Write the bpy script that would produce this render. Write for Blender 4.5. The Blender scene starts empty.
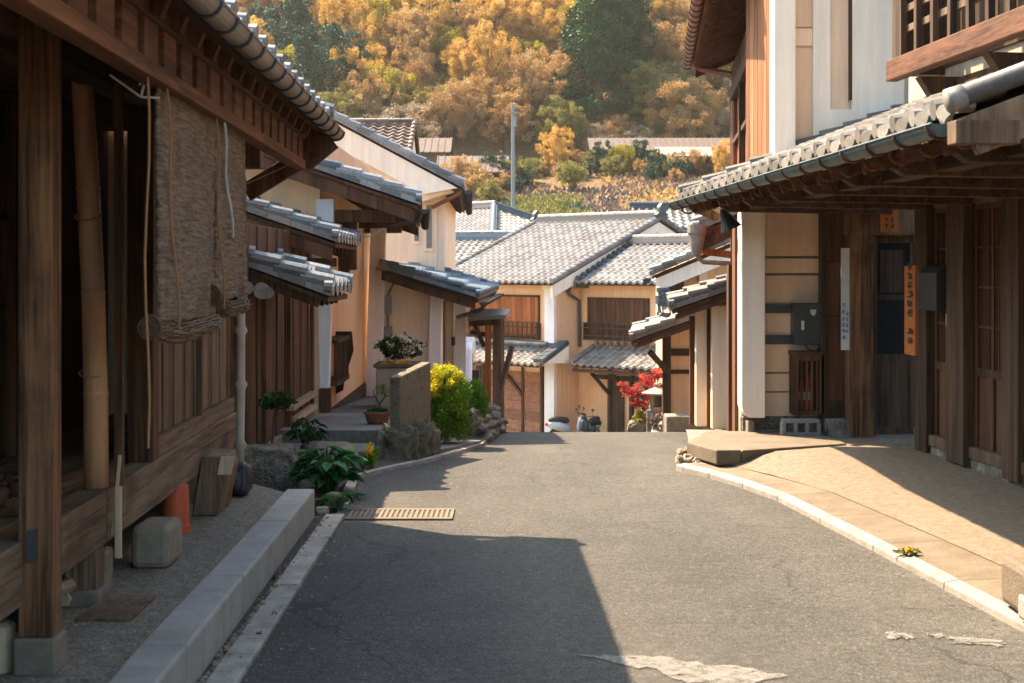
import bpy, math, random
from math import radians, sin, cos, pi, atan2, sqrt
from mathutils import Vector, noise as mnoise
S = bpy.context.scene
COL = S.collection
# ---------------------------------------------------------------- camera, world, sun, exposure
F = 1422.2
CAMZ = 1.55
HZ = 270.0
cam = bpy.data.objects.new('camera', bpy.data.cameras.new('camera'))
COL.objects.link(cam)
cam.location = (0, 0, CAMZ)
cam.rotation_euler = (radians(90), 0, 0)
cam.data.lens = 50; cam.data.sensor_width = 36
cam.data.shift_y = -(341.5 - HZ) / 1024
cam.data.clip_start = 0.1; cam.data.clip_end = 3000
cam.data.dof.use_dof = True
cam.data.dof.focus_distance = 13.0
cam.data.dof.aperture_fstop = 6.3
S.camera = cam
SH = Vector((0.60, -0.48))                       # ground shadow of one metre of height
sun_dir = Vector((-SH.x, -SH.y, 1.0)).normalized()    # towards the sun
sun_el = math.asin(sun_dir.z)
world = bpy.data.worlds.new('World'); S.world = world
world.use_nodes = True
wn = world.node_tree.nodes; wl = world.node_tree.links
sky = wn.new('ShaderNodeTexSky'); sky.sky_type = 'NISHITA'; sky.sun_disc = False
sky.sun_elevation = sun_el
sky.sun_rotation = atan2(sun_dir.x, sun_dir.y)
sky.dust_density = 3.0; sky.ozone_density = 1.0; sky.air_density = 1.0
bg = wn['Background']; bg.inputs['Strength'].default_value = 0.14
tint = wn.new('ShaderNodeMix'); tint.data_type = 'RGBA'; tint.blend_type = 'MULTIPLY'; tint.inputs['Factor'].default_value = 1; tint.inputs['B'].default_value = (.86, 1.0, 1.0, 1)
wl.new(sky.outputs[0], tint.inputs['A']); wl.new(tint.outputs['Result'], bg.inputs['Color'])
sl = bpy.data.lights.new('sun', 'SUN'); sun = bpy.data.objects.new('sun', sl); COL.objects.link(sun)
sl.energy = 5.0; sl.angle = radians(0.53); sl.color = (1.0, 0.79, 0.57)
sun.rotation_euler = sun_dir.to_track_quat('Z', 'Y').to_euler()
sun.location = (-20, 10, 30)
S.view_settings.view_transform = 'Standard'; S.view_settings.look = 'None'
S.view_settings.exposure = 2.15; S.view_settings.gamma = 1.0
S.view_settings.use_curve_mapping = False
S.render.engine = 'CYCLES'
S.cycles.use_denoising = True
S.cycles.max_bounces = 7; S.cycles.diffuse_bounces = 4; S.cycles.transparent_max_bounces = 8

# ---------------------------------------------------------------- mesh helpers
class MB:
    def __init__(self):
        self.v = []; self.f = []; self.c = []          # c: one random value per face
    def face(self, pts, c=None):
        b = len(self.v); self.v += [Vector(p) for p in pts]
        self.f.append(tuple(range(b, b + len(pts)))); self.c.append(random.random() if c is None else c)
    def hexa(self, p, c=None):                           # 8 corners: bottom 4 ccw, top 4 ccw
        b = len(self.v); self.v += [Vector(q) for q in p]
        if c is None: c = random.random()
        for q in ((3,2,1,0),(4,5,6,7),(0,1,5,4),(1,2,6,5),(2,3,7,6),(3,0,4,7)):
            self.f.append(tuple(b + i for i in q)); self.c.append(c)
        return self
    def box(self, x0, x1, y0, y1, z0, z1, c=None):
        return self.hexa([(x0,y0,z0),(x1,y0,z0),(x1,y1,z0),(x0,y1,z0),(x0,y0,z1),(x1,y0,z1),(x1,y1,z1),(x0,y1,z1)], c)
    def beam(self, p, q, w, h, side=None):
        p = Vector(p); q = Vector(q); d = (q - p).normalized()
        s = Vector(side).normalized() if side is not None else (d.cross(Vector((0,0,1))) if abs(d.z) < .95 else Vector((1,0,0)))
        s.normalize(); n = s.cross(d).normalized()
        s = s * w / 2; n = n * h / 2
        return self.hexa([p-s-n, p+s-n, p+s+n, p-s+n, q-s-n, q+s-n, q+s+n, q-s+n])
    def prism(self, poly, vec):
        b = len(self.v); n = len(poly); vec = Vector(vec)
        self.v += [Vector(p) for p in poly] + [Vector(p) + vec for p in poly]
        c = random.random()
        self.f.append(tuple(b + i for i in reversed(range(n)))); self.f.append(tuple(b + n + i for i in range(n)))
        for i in range(n):
            j = (i + 1) % n; self.f.append((b+i, b+j, b+n+j, b+n+i))
        self.c += [c] * (n + 2)
        return self
    def tube(self, pts, r, n=10, cap=True):
        pts = [Vector(p) for p in pts]; m = len(pts)
        if not hasattr(r, '__len__'): r = [r] * m
        b = len(self.v); c = random.random(); prev = None
        for i, p in enumerate(pts):
            d = (pts[min(i+1, m-1)] - pts[max(i-1, 0)])
            d = d.normalized() if d.length > 1e-9 else Vector((0,0,1))
            if prev is None:
                a = Vector((0,0,1)) if abs(d.z) < .9 else Vector((1,0,0))
                s = d.cross(a).normalized()
            else: s = (prev - d * prev.dot(d)).normalized()
            prev = s; t = d.cross(s)
            for k in range(n):
                a = 2*pi*k/n; self.v.append(p + (s*cos(a) + t*sin(a)) * r[i])
        for i in range(m-1):
            for k in range(n):
                k2 = (k+1) % n
                self.f.append((b+i*n+k, b+i*n+k2, b+(i+1)*n+k2, b+(i+1)*n+k)); self.c.append(c)
        if cap:
            self.f.append(tuple(b+k for k in reversed(range(n)))); self.f.append(tuple(b+(m-1)*n+k for k in range(n))); self.c += [c, c]
        return self
    def lathe(self, c, prof, n=20):                       # prof: (radius, z)
        return self.tube([(c[0], c[1], c[2] + z) for r, z in prof], [max(r, .0005) for r, z in prof], n)
    def build(self, name, mat, parent=None, bevel=0, smooth=False, loc=None):
        me = bpy.data.meshes.new(name); o = bpy.data.objects.new(name, me); COL.objects.link(o)
        off = Vector((0,0,0))
        if parent is not None:
            o.parent = parent; off = Vector(parent['_w'])
        elif loc is not None:
            o.location = loc; off = Vector(loc)
        o['_w'] = tuple(off)
        me.from_pydata([tuple(p - off) for p in self.v], [], self.f)
        at = me.color_attributes.new('rnd', 'FLOAT_COLOR', 'CORNER')
        buf = []
        for fc, c in zip(self.f, self.c): buf += [c, c, c, 1.0] * len(fc)
        at.data.foreach_set('color', buf)
        if smooth: me.polygons.foreach_set('use_smooth', [True] * len(self.f))
        me.materials.append(mat); me.validate(); me.update()
        if bevel:
            m = o.modifiers.new('bevel', 'BEVEL'); m.width = bevel; m.segments = 2; m.limit_method = 'ANGLE'; m.angle_limit = radians(40)
        return o

def tag(o, label=None, cat=None, group=None, kind=None):
    if label: o['label'] = label
    if cat: o['category'] = cat
    if group: o['group'] = group
    if kind: o['kind'] = kind
    return o
def thing(name, loc, label, cat, group=None):
    o = bpy.data.objects.new(name, None); COL.objects.link(o); o.location = loc; o.empty_display_size = .1
    o['_w'] = tuple(loc)
    return tag(o, label, cat, group)
def copy_tree(o, parent=None):
    c = o.copy(); COL.objects.link(c)
    if parent is not None: c.parent = parent
    for ch in list(o.children): copy_tree(ch, c)
    return c
def at(px, py, Y): return Vector(((px-512)*Y/F, Y, CAMZ-(py-HZ)*Y/F))
class Frame:                                              # s along the wall, t out of the wall
    def __init__(self, o, u, n=None):
        self.o = Vector((o[0], o[1], 0)); self.u = Vector((u[0], u[1], 0)).normalized()
        self.n = Vector((self.u.y, -self.u.x, 0))
        if n is not None and self.n.dot(Vector((n[0], n[1], 0))) < 0: self.n = -self.n
    def P(self, s, t, z): return self.o + self.u*s + self.n*t + Vector((0,0,z))
    def box(self, mb, s0, s1, t0, t1, z0, z1):
        mb.hexa([self.P(s0,t0,z0), self.P(s1,t0,z0), self.P(s1,t1,z0), self.P(s0,t1,z0),
                 self.P(s0,t0,z1), self.P(s1,t0,z1), self.P(s1,t1,z1), self.P(s0,t1,z1)])
        return mb

# ---------------------------------------------------------------- materials
def _mat(name):
    m = bpy.data.materials.new(name); m.use_nodes = True
    return m, m.node_tree.nodes, m.node_tree.links, m.node_tree.nodes['Principled BSDF']
def _ramp(n, stops):
    r = n.new('ShaderNodeValToRGB'); e = r.color_ramp.elements
    while len(e) < len(stops): e.new(.5)
    for k, (p, c) in enumerate(stops): e[k].position = p; e[k].color = (*c, 1)
    return r
def surf(name, c1, c2, scale=6, rough=.8, bump=.2, stretch=(1,1,1), rnd=0.0, stain=None, stain_scale=1.5, stain_amt=.5,
         spec=.3, detail=6, fine=0, dist=.01, metal=0.0, rlo=None):
    m, n, l, b = _mat(name)
    tc = n.new('ShaderNodeTexCoord'); mp = n.new('ShaderNodeMapping'); mp.inputs['Scale'].default_value = stretch
    l.new(tc.outputs['Object'], mp.inputs['Vector'])
    t = n.new('ShaderNodeTexNoise'); t.inputs['Scale'].default_value = scale; t.inputs['Detail'].default_value = detail; t.inputs['Roughness'].default_value = .6
    l.new(mp.outputs[0], t.inputs['Vector'])
    r = _ramp(n, [(.3, c1), (.7, c2)]); l.new(t.outputs['Fac'], r.inputs['Fac'])
    out = r.outputs['Color']
    if rnd:
        a = n.new('ShaderNodeAttribute'); a.attribute_name = 'rnd'
        mr = n.new('ShaderNodeMapRange'); mr.inputs['To Min'].default_value = 1-rnd; mr.inputs['To Max'].default_value = 1+rnd
        l.new(a.outputs['Fac'], mr.inputs['Value'])
        mx = n.new('ShaderNodeVectorMath'); mx.operation = 'SCALE'
        l.new(out, mx.inputs[0]); l.new(mr.outputs[0], mx.inputs['Scale']); out = mx.outputs[0]
    if stain:
        s = n.new('ShaderNodeTexNoise'); s.inputs['Scale'].default_value = stain_scale; s.inputs['Detail'].default_value = 7; s.inputs['Roughness'].default_value = .65
        l.new(tc.outputs['Object'], s.inputs['Vector'])
        sr = _ramp(n, [(.48, (0,0,0)), (.68, (1,1,1))]); l.new(s.outputs['Fac'], sr.inputs['Fac'])
        mu = n.new('ShaderNodeMath'); mu.operation = 'MULTIPLY'; mu.inputs[1].default_value = stain_amt; l.new(sr.outputs['Color'], mu.inputs[0])
        mx = n.new('ShaderNodeMix'); mx.data_type = 'RGBA'; l.new(mu.outputs[0], mx.inputs['Factor']); l.new(out, mx.inputs['A']); mx.inputs['B'].default_value = (*stain, 1)
        out = mx.outputs['Result']
    h = t.outputs['Fac']
    if fine:
        f2 = n.new('ShaderNodeTexNoise'); f2.inputs['Scale'].default_value = fine; f2.inputs['Detail'].default_value = 3
        l.new(tc.outputs['Object'], f2.inputs['Vector'])
        ad = n.new('ShaderNodeMath'); ad.operation = 'ADD'; l.new(h, ad.inputs[0]); l.new(f2.outputs['Fac'], ad.inputs[1]); h = ad.outputs[0]
        fr = n.new('ShaderNodeMapRange'); fr.inputs['From Min'].default_value = .25; fr.inputs['From Max'].default_value = .75
        fr.inputs['To Min'].default_value = .82; fr.inputs['To Max'].default_value = 1.18; l.new(f2.outputs['Fac'], fr.inputs['Value'])
        mx = n.new('ShaderNodeVectorMath'); mx.operation = 'SCALE'; l.new(out, mx.inputs[0]); l.new(fr.outputs[0], mx.inputs['Scale']); out = mx.outputs[0]
    l.new(out, b.inputs['Base Color'])
    bp = n.new('ShaderNodeBump'); bp.inputs['Strength'].default_value = bump; bp.inputs['Distance'].default_value = dist
    l.new(h, bp.inputs['Height']); l.new(bp.outputs[0], b.inputs['Normal'])
    b.inputs['Roughness'].default_value = rough; b.inputs['Specular IOR Level'].default_value = spec; b.inputs['Metallic'].default_value = metal
    if rlo is not None:
        rr = n.new('ShaderNodeMapRange'); rr.inputs['To Min'].default_value = rlo; rr.inputs['To Max'].default_value = rough
        l.new(t.outputs['Fac'], rr.inputs['Value']); l.new(rr.outputs[0], b.inputs['Roughness'])
    return m
def wood(name, c1, c2, axis='z', rough=.75, rnd=.25, stain=None, stain_amt=.4):
    m, n, l, b = _mat(name)
    tc = n.new('ShaderNodeTexCoord'); a = n.new('ShaderNodeAttribute'); a.attribute_name = 'rnd'
    ofs = n.new('ShaderNodeVectorMath'); ofs.operation = 'SCALE'; ofs.inputs[0].default_value = (7.3, 5.1, 9.7); l.new(a.outputs['Fac'], ofs.inputs['Scale'])
    add = n.new('ShaderNodeVectorMath'); add.operation = 'ADD'; l.new(tc.outputs['Object'], add.inputs[0]); l.new(ofs.outputs[0], add.inputs[1])
    def layer(across, along, detail):
        mp = n.new('ShaderNodeMapping'); mp.inputs['Scale'].default_value = {'x': (along, across, across), 'y': (across, along, across), 'z': (across, across, along)}[axis]
        l.new(add.outputs[0], mp.inputs['Vector'])
        t = n.new('ShaderNodeTexNoise'); t.inputs['Scale'].default_value = 1; t.inputs['Detail'].default_value = detail; t.inputs['Roughness'].default_value = .62; t.inputs['Distortion'].default_value = .4
        l.new(mp.outputs[0], t.inputs['Vector']); return t
    g = layer(46, 1.6, 6); k = layer(9, .55, 5)
    mu = n.new('ShaderNodeMath'); mu.operation = 'ADD'; l.new(g.outputs['Fac'], mu.inputs[0]); l.new(k.outputs['Fac'], mu.inputs[1])
    r = _ramp(n, [(.80, c1), (1.02, tuple((p+q)/2 for p, q in zip(c1, c2))), (1.2, c2)])
    hv = n.new('ShaderNodeMapRange'); hv.inputs['From Max'].default_value = 2; l.new(mu.outputs[0], hv.inputs['Value'])
    e = r.color_ramp.elements; e[0].position = .41; e[1].position = .50; e[2].position = .60
    l.new(hv.outputs[0], r.inputs['Fac']); out = r.outputs['Color']
    mr = n.new('ShaderNodeMapRange'); mr.inputs['To Min'].default_value = 1-rnd; mr.inputs['To Max'].default_value = 1+rnd; l.new(a.outputs['Fac'], mr.inputs['Value'])
    mx = n.new('ShaderNodeVectorMath'); mx.operation = 'SCALE'; l.new(out, mx.inputs[0]); l.new(mr.outputs[0], mx.inputs['Scale']); out = mx.outputs[0]
    if stain:
        st = n.new('ShaderNodeTexNoise'); st.inputs['Scale'].default_value = 2.6; st.inputs['Detail'].default_value = 8; st.inputs['Roughness'].default_value = .65; l.new(tc.outputs['Object'], st.inputs['Vector'])
        sr = n.new('ShaderNodeMapRange'); sr.inputs['From Min'].default_value = .48; sr.inputs['From Max'].default_value = .66; sr.inputs['To Max'].default_value = stain_amt; l.new(st.outputs['Fac'], sr.inputs['Value'])
        mm = n.new('ShaderNodeMix'); mm.data_type = 'RGBA'; l.new(sr.outputs[0], mm.inputs['Factor']); l.new(out, mm.inputs['A']); mm.inputs['B'].default_value = (*stain, 1); out = mm.outputs['Result']
    l.new(out, b.inputs['Base Color'])
    bp = n.new('ShaderNodeBump'); bp.inputs['Strength'].default_value = .6; bp.inputs['Distance'].default_value = .004; l.new(mu.outputs[0], bp.inputs['Height']); l.new(bp.outputs[0], b.inputs['Normal'])
    b.inputs['Roughness'].default_value = rough; b.inputs['Specular IOR Level'].default_value = .25
    return m
def ground_mat(name, lo, mid, hi, cell=140, patch=.35, patch_amt=.25, patch_col=(.3,.28,.25), rough=.9, bump=.6, dist=.004):
    m, n, l, b = _mat(name)
    tc = n.new('ShaderNodeTexCoord')
    v = n.new('ShaderNodeTexVoronoi'); v.inputs['Scale'].default_value = cell; l.new(tc.outputs['Object'], v.inputs['Vector'])
    r = _ramp(n, [(.0, lo), (.45, mid), (.85, mid), (1, hi)]); 
    sp = n.new('ShaderNodeSeparateColor'); l.new(v.outputs['Color'], sp.inputs[0]); l.new(sp.outputs[0], r.inputs['Fac'])
    p = n.new('ShaderNodeTexNoise'); p.inputs['Scale'].default_value = patch; p.inputs['Detail'].default_value = 8; p.inputs['Roughness'].default_value = .6
    l.new(tc.outputs['Object'], p.inputs['Vector'])
    pr = n.new('ShaderNodeMapRange'); pr.inputs['From Min'].default_value = .4; pr.inputs['From Max'].default_value = .65; pr.inputs['To Max'].default_value = patch_amt
    l.new(p.outputs['Fac'], pr.inputs['Value'])
    mx = n.new('ShaderNodeMix'); mx.data_type = 'RGBA'; l.new(pr.outputs[0], mx.inputs['Factor']); l.new(r.outputs[0], mx.inputs['A']); mx.inputs['B'].default_value = (*patch_col, 1)
    g = n.new('ShaderNodeTexNoise'); g.inputs['Scale'].default_value = 22; g.inputs['Detail'].default_value = 6; l.new(tc.outputs['Object'], g.inputs['Vector'])
    gr = n.new('ShaderNodeMapRange'); gr.inputs['From Min'].default_value = .3; gr.inputs['From Max'].default_value = .7; gr.inputs['To Min'].default_value = .78; gr.inputs['To Max'].default_value = 1.22; l.new(g.outputs['Fac'], gr.inputs['Value'])
    sc = n.new('ShaderNodeVectorMath'); sc.operation = 'SCALE'; l.new(mx.outputs['Result'], sc.inputs[0]); l.new(gr.outputs[0], sc.inputs['Scale'])
    l.new(sc.outputs[0], b.inputs['Base Color'])
    ad = n.new('ShaderNodeMath'); ad.operation = 'ADD'; l.new(v.outputs['Distance'], ad.inputs[0]); l.new(g.outputs['Fac'], ad.inputs[1])
    bp = n.new('ShaderNodeBump'); bp.inputs['Strength'].default_value = bump; bp.inputs['Distance'].default_value = dist
    l.new(ad.outputs[0], bp.inputs['Height']); l.new(bp.outputs[0], b.inputs['Normal'])
    b.inputs['Roughness'].default_value = rough; b.inputs['Specular IOR Level'].default_value = .3
    return m
def tile_mat(name, dark, mid, light, rough=.45, blotch=(.22,.15,.09), blotch_amt=.5, spec=.5):
    m, n, l, b = _mat(name)
    a = n.new('ShaderNodeAttribute'); a.attribute_name = 'rnd'
    r = _ramp(n, [(0, dark), (.45, mid), (1, light)]); l.new(a.outputs['Fac'], r.inputs['Fac'])
    tc = n.new('ShaderNodeTexCoord'); t = n.new('ShaderNodeTexNoise'); t.inputs['Scale'].default_value = 1.6; t.inputs['Detail'].default_value = 9; t.inputs['Roughness'].default_value = .7
    l.new(tc.outputs['Object'], t.inputs['Vector'])
    mr = n.new('ShaderNodeMapRange'); mr.inputs['From Min'].default_value = .5; mr.inputs['From Max'].default_value = .66; mr.inputs['To Max'].default_value = blotch_amt
    l.new(t.outputs['Fac'], mr.inputs['Value'])
    mx = n.new('ShaderNodeMix'); mx.data_type = 'RGBA'; l.new(mr.outputs[0], mx.inputs['Factor']); l.new(r.outputs[0], mx.inputs['A']); mx.inputs['B'].default_value = (*blotch, 1)
    f = n.new('ShaderNodeTexNoise'); f.inputs['Scale'].default_value = 40; f.inputs['Detail'].default_value = 5; l.new(tc.outputs['Object'], f.inputs['Vector'])
    fr = n.new('ShaderNodeMapRange'); fr.inputs['From Min'].default_value = .3; fr.inputs['From Max'].default_value = .7; fr.inputs['To Min'].default_value = .75; fr.inputs['To Max'].default_value = 1.25; l.new(f.outputs['Fac'], fr.inputs['Value'])
    sc = n.new('ShaderNodeVectorMath'); sc.operation = 'SCALE'; l.new(mx.outputs['Result'], sc.inputs[0]); l.new(fr.outputs[0], sc.inputs['Scale'])
    l.new(sc.outputs[0], b.inputs['Base Color'])
    bp = n.new('ShaderNodeBump'); bp.inputs['Strength'].default_value = .3; bp.inputs['Distance'].default_value = .004; l.new(f.outputs['Fac'], bp.inputs['Height']); l.new(bp.outputs[0], b.inputs['Normal'])
    b.inputs['Roughness'].default_value = rough; b.inputs['Specular IOR Level'].default_value = spec
    return m
def leaf_mat(name, stops, trans=.3):
    m, n, l, b = _mat(name)
    a = n.new('ShaderNodeAttribute'); a.attribute_name = 'rnd'
    r = _ramp(n, [(i/(len(stops)-1), c) for i, c in enumerate(stops)]); l.new(a.outputs['Fac'], r.inputs['Fac'])
    l.new(r.outputs[0], b.inputs['Base Color']); b.inputs['Roughness'].default_value = .6; b.inputs['Specular IOR Level'].default_value = .2
    t = n.new('ShaderNodeBsdfTranslucent'); l.new(r.outputs[0], t.inputs['Color'])
    mx = n.new('ShaderNodeMixShader'); mx.inputs[0].default_value = trans
    l.new(b.outputs[0], mx.inputs[1]); l.new(t.outputs[0], mx.inputs[2]); l.new(mx.outputs[0], n['Material Output'].inputs['Surface'])
    return m
def plain(name, c, rough=.5, metal=0, spec=.5):
    return surf(name, tuple(x*.88 for x in c), tuple(min(1, x*1.1) for x in c), scale=9, rough=rough, bump=.05, spec=spec, metal=metal)

M = {}
M['asphalt'] = ground_mat('asphalt', (.036,.034,.031), (.105,.095,.083), (.25,.225,.19), cell=150, patch=.5, patch_amt=.35, patch_col=(.15,.135,.115), dist=.006)
M['apron'] = ground_mat('aggregate_concrete', (.19,.15,.115), (.30,.245,.185), (.42,.355,.28), cell=200, patch=.8, patch_amt=.3, patch_col=(.34,.28,.21))
M['walk'] = ground_mat('washed_aggregate', (.10,.08,.055), (.25,.20,.14), (.42,.35,.26), cell=110, patch=.8, patch_amt=.3, patch_col=(.16,.13,.10))
M['patio'] = ground_mat('old_concrete', (.16,.145,.12), (.24,.22,.185), (.32,.29,.25), cell=60, patch=1.5, patch_amt=.6, patch_col=(.13,.12,.09), bump=.4)
M['soil'] = ground_mat('soil', (.05,.035,.022), (.10,.07,.045), (.17,.13,.09), cell=60, patch=2, patch_col=(.06,.05,.03), bump=1, dist=.02)
M['granite'] = surf('granite', (.40,.385,.35), (.58,.56,.51), scale=5, rough=.75, bump=.3, fine=130, rnd=.08, stain=(.24,.21,.17), stain_scale=2.5, stain_amt=.45)
M['kerb'] = surf('kerb_concrete', (.38,.36,.31), (.60,.57,.50), scale=7, rough=.85, bump=.4, fine=90, rnd=.1, stain=(.22,.19,.15), stain_scale=4, stain_amt=.55)
M['paint'] = surf('road_paint', (.26,.24,.21), (.42,.38,.33), scale=20, rough=.85, bump=.05)
def _worn(m):
    n, l = m.node_tree.nodes, m.node_tree.links; b = n['Principled BSDF']
    tc = n.new('ShaderNodeTexCoord'); t = n.new('ShaderNodeTexNoise'); t.inputs['Scale'].default_value = 16; t.inputs['Detail'].default_value = 9; t.inputs['Roughness'].default_value = .75
    l.new(tc.outputs['Object'], t.inputs['Vector']); r = _ramp(n, [(.34,(0,0,0)),(.50,(.95,.95,.95))]); l.new(t.outputs['Fac'], r.inputs['Fac']); l.new(r.outputs[0], b.inputs['Alpha'])
_worn(M['paint'])
M['kerb_r'] = surf('worn_white_kerb', (.36,.32,.26), (.54,.48,.41), scale=7, rough=.8, bump=.3, fine=90, rnd=.06, stain=(.30,.24,.17), stain_scale=5, stain_amt=.6)
M['strip'] = surf('concrete_strip', (.24,.195,.14), (.37,.31,.235), scale=5, rough=.85, bump=.4, fine=80, rnd=.08, stain=(.25,.19,.13), stain_scale=3.0, stain_amt=.6)
M['stone'] = surf('field_stone', (.07,.06,.045), (.30,.26,.20), scale=6, rough=.9, bump=1.0, dist=.04, rnd=.3, stain=(.07,.075,.03), stain_scale=5, stain_amt=.7, fine=40)
M['stone_w'] = surf('warm_stone', (.28,.21,.14), (.48,.38,.27), scale=6, rough=.85, bump=.8, dist=.02, rnd=.25, stain=(.14,.10,.07), stain_scale=4, stain_amt=.4)
M['conc'] = surf('concrete', (.27,.255,.23), (.40,.38,.34), scale=6, rough=.9, bump=.4, fine=60, stain=(.12,.11,.09), stain_scale=3, stain_amt=.6)
M['conc_old'] = surf('mossy_concrete', (.09,.08,.062), (.24,.215,.175), scale=7, rough=.95, bump=.9, dist=.02, fine=50, stain=(.035,.03,.02), stain_scale=7, stain_amt=.9)
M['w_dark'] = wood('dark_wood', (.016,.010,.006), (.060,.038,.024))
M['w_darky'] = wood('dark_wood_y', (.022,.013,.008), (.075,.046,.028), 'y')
M['w_post'] = wood('post_wood', (.045,.022,.010), (.24,.125,.062), stain=(.035,.022,.013), stain_amt=.6)
M['w_beam'] = wood('weathered_beam', (.095,.065,.042), (.30,.225,.16), 'y', stain=(.07,.042,.026), stain_amt=.6)
M['w_grey'] = wood('grey_wood', (.085,.056,.034), (.26,.185,.125), stain=(.08,.045,.026), stain_amt=.5)
M['w_red'] = wood('red_brown_wood', (.085,.036,.018), (.25,.115,.062), 'y', stain=(.07,.04,.025), stain_amt=.5)
M['w_redz'] = wood('red_brown_wood_z', (.040,.019,.010), (.125,.062,.034))
M['w_orange'] = wood('orange_wood', (.30,.085,.022), (.55,.19,.055), rnd=.35)
M['w_rust'] = wood('rust_wood', (.12,.045,.018), (.34,.135,.05), rnd=.35)
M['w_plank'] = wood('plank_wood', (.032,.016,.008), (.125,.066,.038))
M['w_door'] = wood('garage_wood', (.15,.065,.035), (.30,.15,.085), 'x')
M['w_light'] = wood('pale_wood', (.30,.20,.12), (.46,.33,.21))
M['bamboo'] = surf('bamboo', (.42,.20,.08), (.66,.36,.17), scale=3, rough=.45, bump=.15, stretch=(6,6,.6), stain=(.20,.12,.07), stain_amt=.4)
M['white'] = surf('white_plaster', (.80,.74,.66), (.86,.80,.72), scale=1.2, rough=.85, bump=.08, stain=(.68,.58,.47), stain_scale=.7, stain_amt=.3)
M['white_c'] = surf('cool_white_plaster', (.70,.69,.67), (.78,.77,.75), scale=1.2, rough=.85, bump=.08, stain=(.56,.54,.50), stain_scale=.8, stain_amt=.35)
M['cream'] = surf('cream_plaster', (.76,.64,.49), (.82,.70,.55), scale=1.2, rough=.9, bump=.08, stain=(.64,.50,.36), stain_scale=.7, stain_amt=.3)
M['sand'] = surf('sand_plaster', (.72,.45,.25), (.80,.52,.31), scale=1.2, rough=.9, bump=.08, stain=(.62,.36,.19), stain_scale=.8, stain_amt=.35)
M['ochre'] = surf('ochre_plaster', (.62,.36,.13), (.74,.46,.19), scale=2.5, rough=.9, bump=.12, stain=(.60,.38,.18), stain_scale=.8, stain_amt=.4)
M['tan'] = surf('tan_plaster', (.36,.29,.21), (.46,.38,.28), scale=3, rough=.9, bump=.15, stain=(.25,.2,.15), stain_scale=1.4)
M['wboard'] = surf('cream_render', (.72,.56,.41), (.80,.64,.48), scale=1.5, rough=.85, bump=.08, rnd=.05, stain=(.60,.42,.28), stain_scale=1.0, stain_amt=.35)
M['tile'] = tile_mat('grey_roof_tile', (.10,.115,.125), (.19,.21,.215), (.34,.35,.34), rough=.38)
M['tile_l'] = tile_mat('pale_roof_tile', (.17,.155,.14), (.24,.22,.20), (.32,.30,.27), rough=.5, blotch=(.22,.13,.08), blotch_amt=.5)
M['tile_b'] = tile_mat('brown_roof_tile', (.09,.05,.03), (.18,.10,.06), (.27,.16,.10), rough=.6)
M['tile_w'] = tile_mat('weathered_roof_tile', (.12,.105,.085), (.22,.195,.16), (.36,.32,.27), rough=.5, blotch=(.16,.11,.07), blotch_amt=.6)
M['tile_blue'] = tile_mat('blue_grey_tile', (.07,.11,.14), (.14,.20,.235), (.24,.31,.34), rough=.4, blotch=(.12,.11,.10), blotch_amt=.5)
M['ridge_d'] = surf('dark_ridge_tile', (.055,.075,.085), (.13,.155,.165), scale=10, rough=.5, bump=.3, rnd=.3)
M['gutter'] = surf('weathered_gutter', (.15,.115,.09), (.30,.24,.19), scale=8, rough=.5, bump=.15, stretch=(1,.3,1), stain=(.10,.08,.06), stain_amt=.5)
M['copper'] = surf('verdigris_gutter', (.055,.085,.075), (.14,.185,.16), scale=8, rough=.45, bump=.2, stain=(.16,.12,.09), stain_amt=.4, spec=.5, metal=.3)
M['pipe'] = surf('brown_pipe', (.13,.045,.022), (.22,.085,.045), scale=8, rough=.45, bump=.1)
M['pipe_l'] = surf('beige_pipe', (.42,.32,.23), (.58,.46,.35), scale=8, rough=.5, bump=.1, stain=(.25,.17,.11), stain_amt=.5)
M['black'] = plain('black_metal', (.018,.018,.018), .5)
M['iron'] = plain('dark_iron', (.035,.035,.038), .55)
M['steel'] = plain('grey_steel', (.35,.35,.34), .4, .5)
M['box_g'] = plain('green_black_box', (.016,.026,.026), .35)
M['straw'] = surf('old_straw_blind', (.13,.10,.07), (.36,.29,.22), scale=6, rough=1, bump=1.0, stretch=(1,1,14), dist=.02, detail=10, stain=(.075,.055,.04), stain_scale=5, stain_amt=.55, fine=55)
M['rope'] = plain('straw_rope', (.42,.20,.08), .9)
M['rope_w'] = plain('white_cord', (.65,.63,.6), .8)
M['terra'] = plain('terracotta', (.52,.13,.045), .6)
M['terra_d'] = plain('terracotta_pot', (.30,.10,.05), .6)
M['glass'] = plain('dark_glass', (.015,.02,.022), .08)
M['sign'] = wood('orange_sign_board', (.42,.12,.025), (.60,.20,.05), rnd=.05)
M['ink'] = plain('ink', (.03,.02,.015), .7)
M['blue'] = plain('blue_ink', (.04,.20,.42), .7)
M['paper'] = plain('paper', (.62,.60,.54), .8)
M['red'] = plain('red_enamel', (.5,.02,.015), .35)
M['white_paint'] = plain('white_enamel', (.72,.74,.74), .3)
M['scooter_body'] = plain('silver_blue_enamel', (.42,.47,.50), .25)
M['rubber'] = plain('rubber', (.02,.02,.02), .8)
M['rust'] = surf('rusty_sheet', (.20,.12,.085), (.33,.23,.17), scale=3, rough=.8, bump=.2, stain=(.30,.27,.25), stain_scale=.4, stain_amt=.6)
M['tin'] = surf('pale_sheet', (.50,.38,.29), (.66,.54,.43), scale=2, rough=.55, bump=.1)
M['bark'] = surf('bark', (.06,.04,.028), (.15,.105,.075), scale=8, rough=.95, bump=.8, stretch=(3,3,.6), dist=.02)
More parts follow.
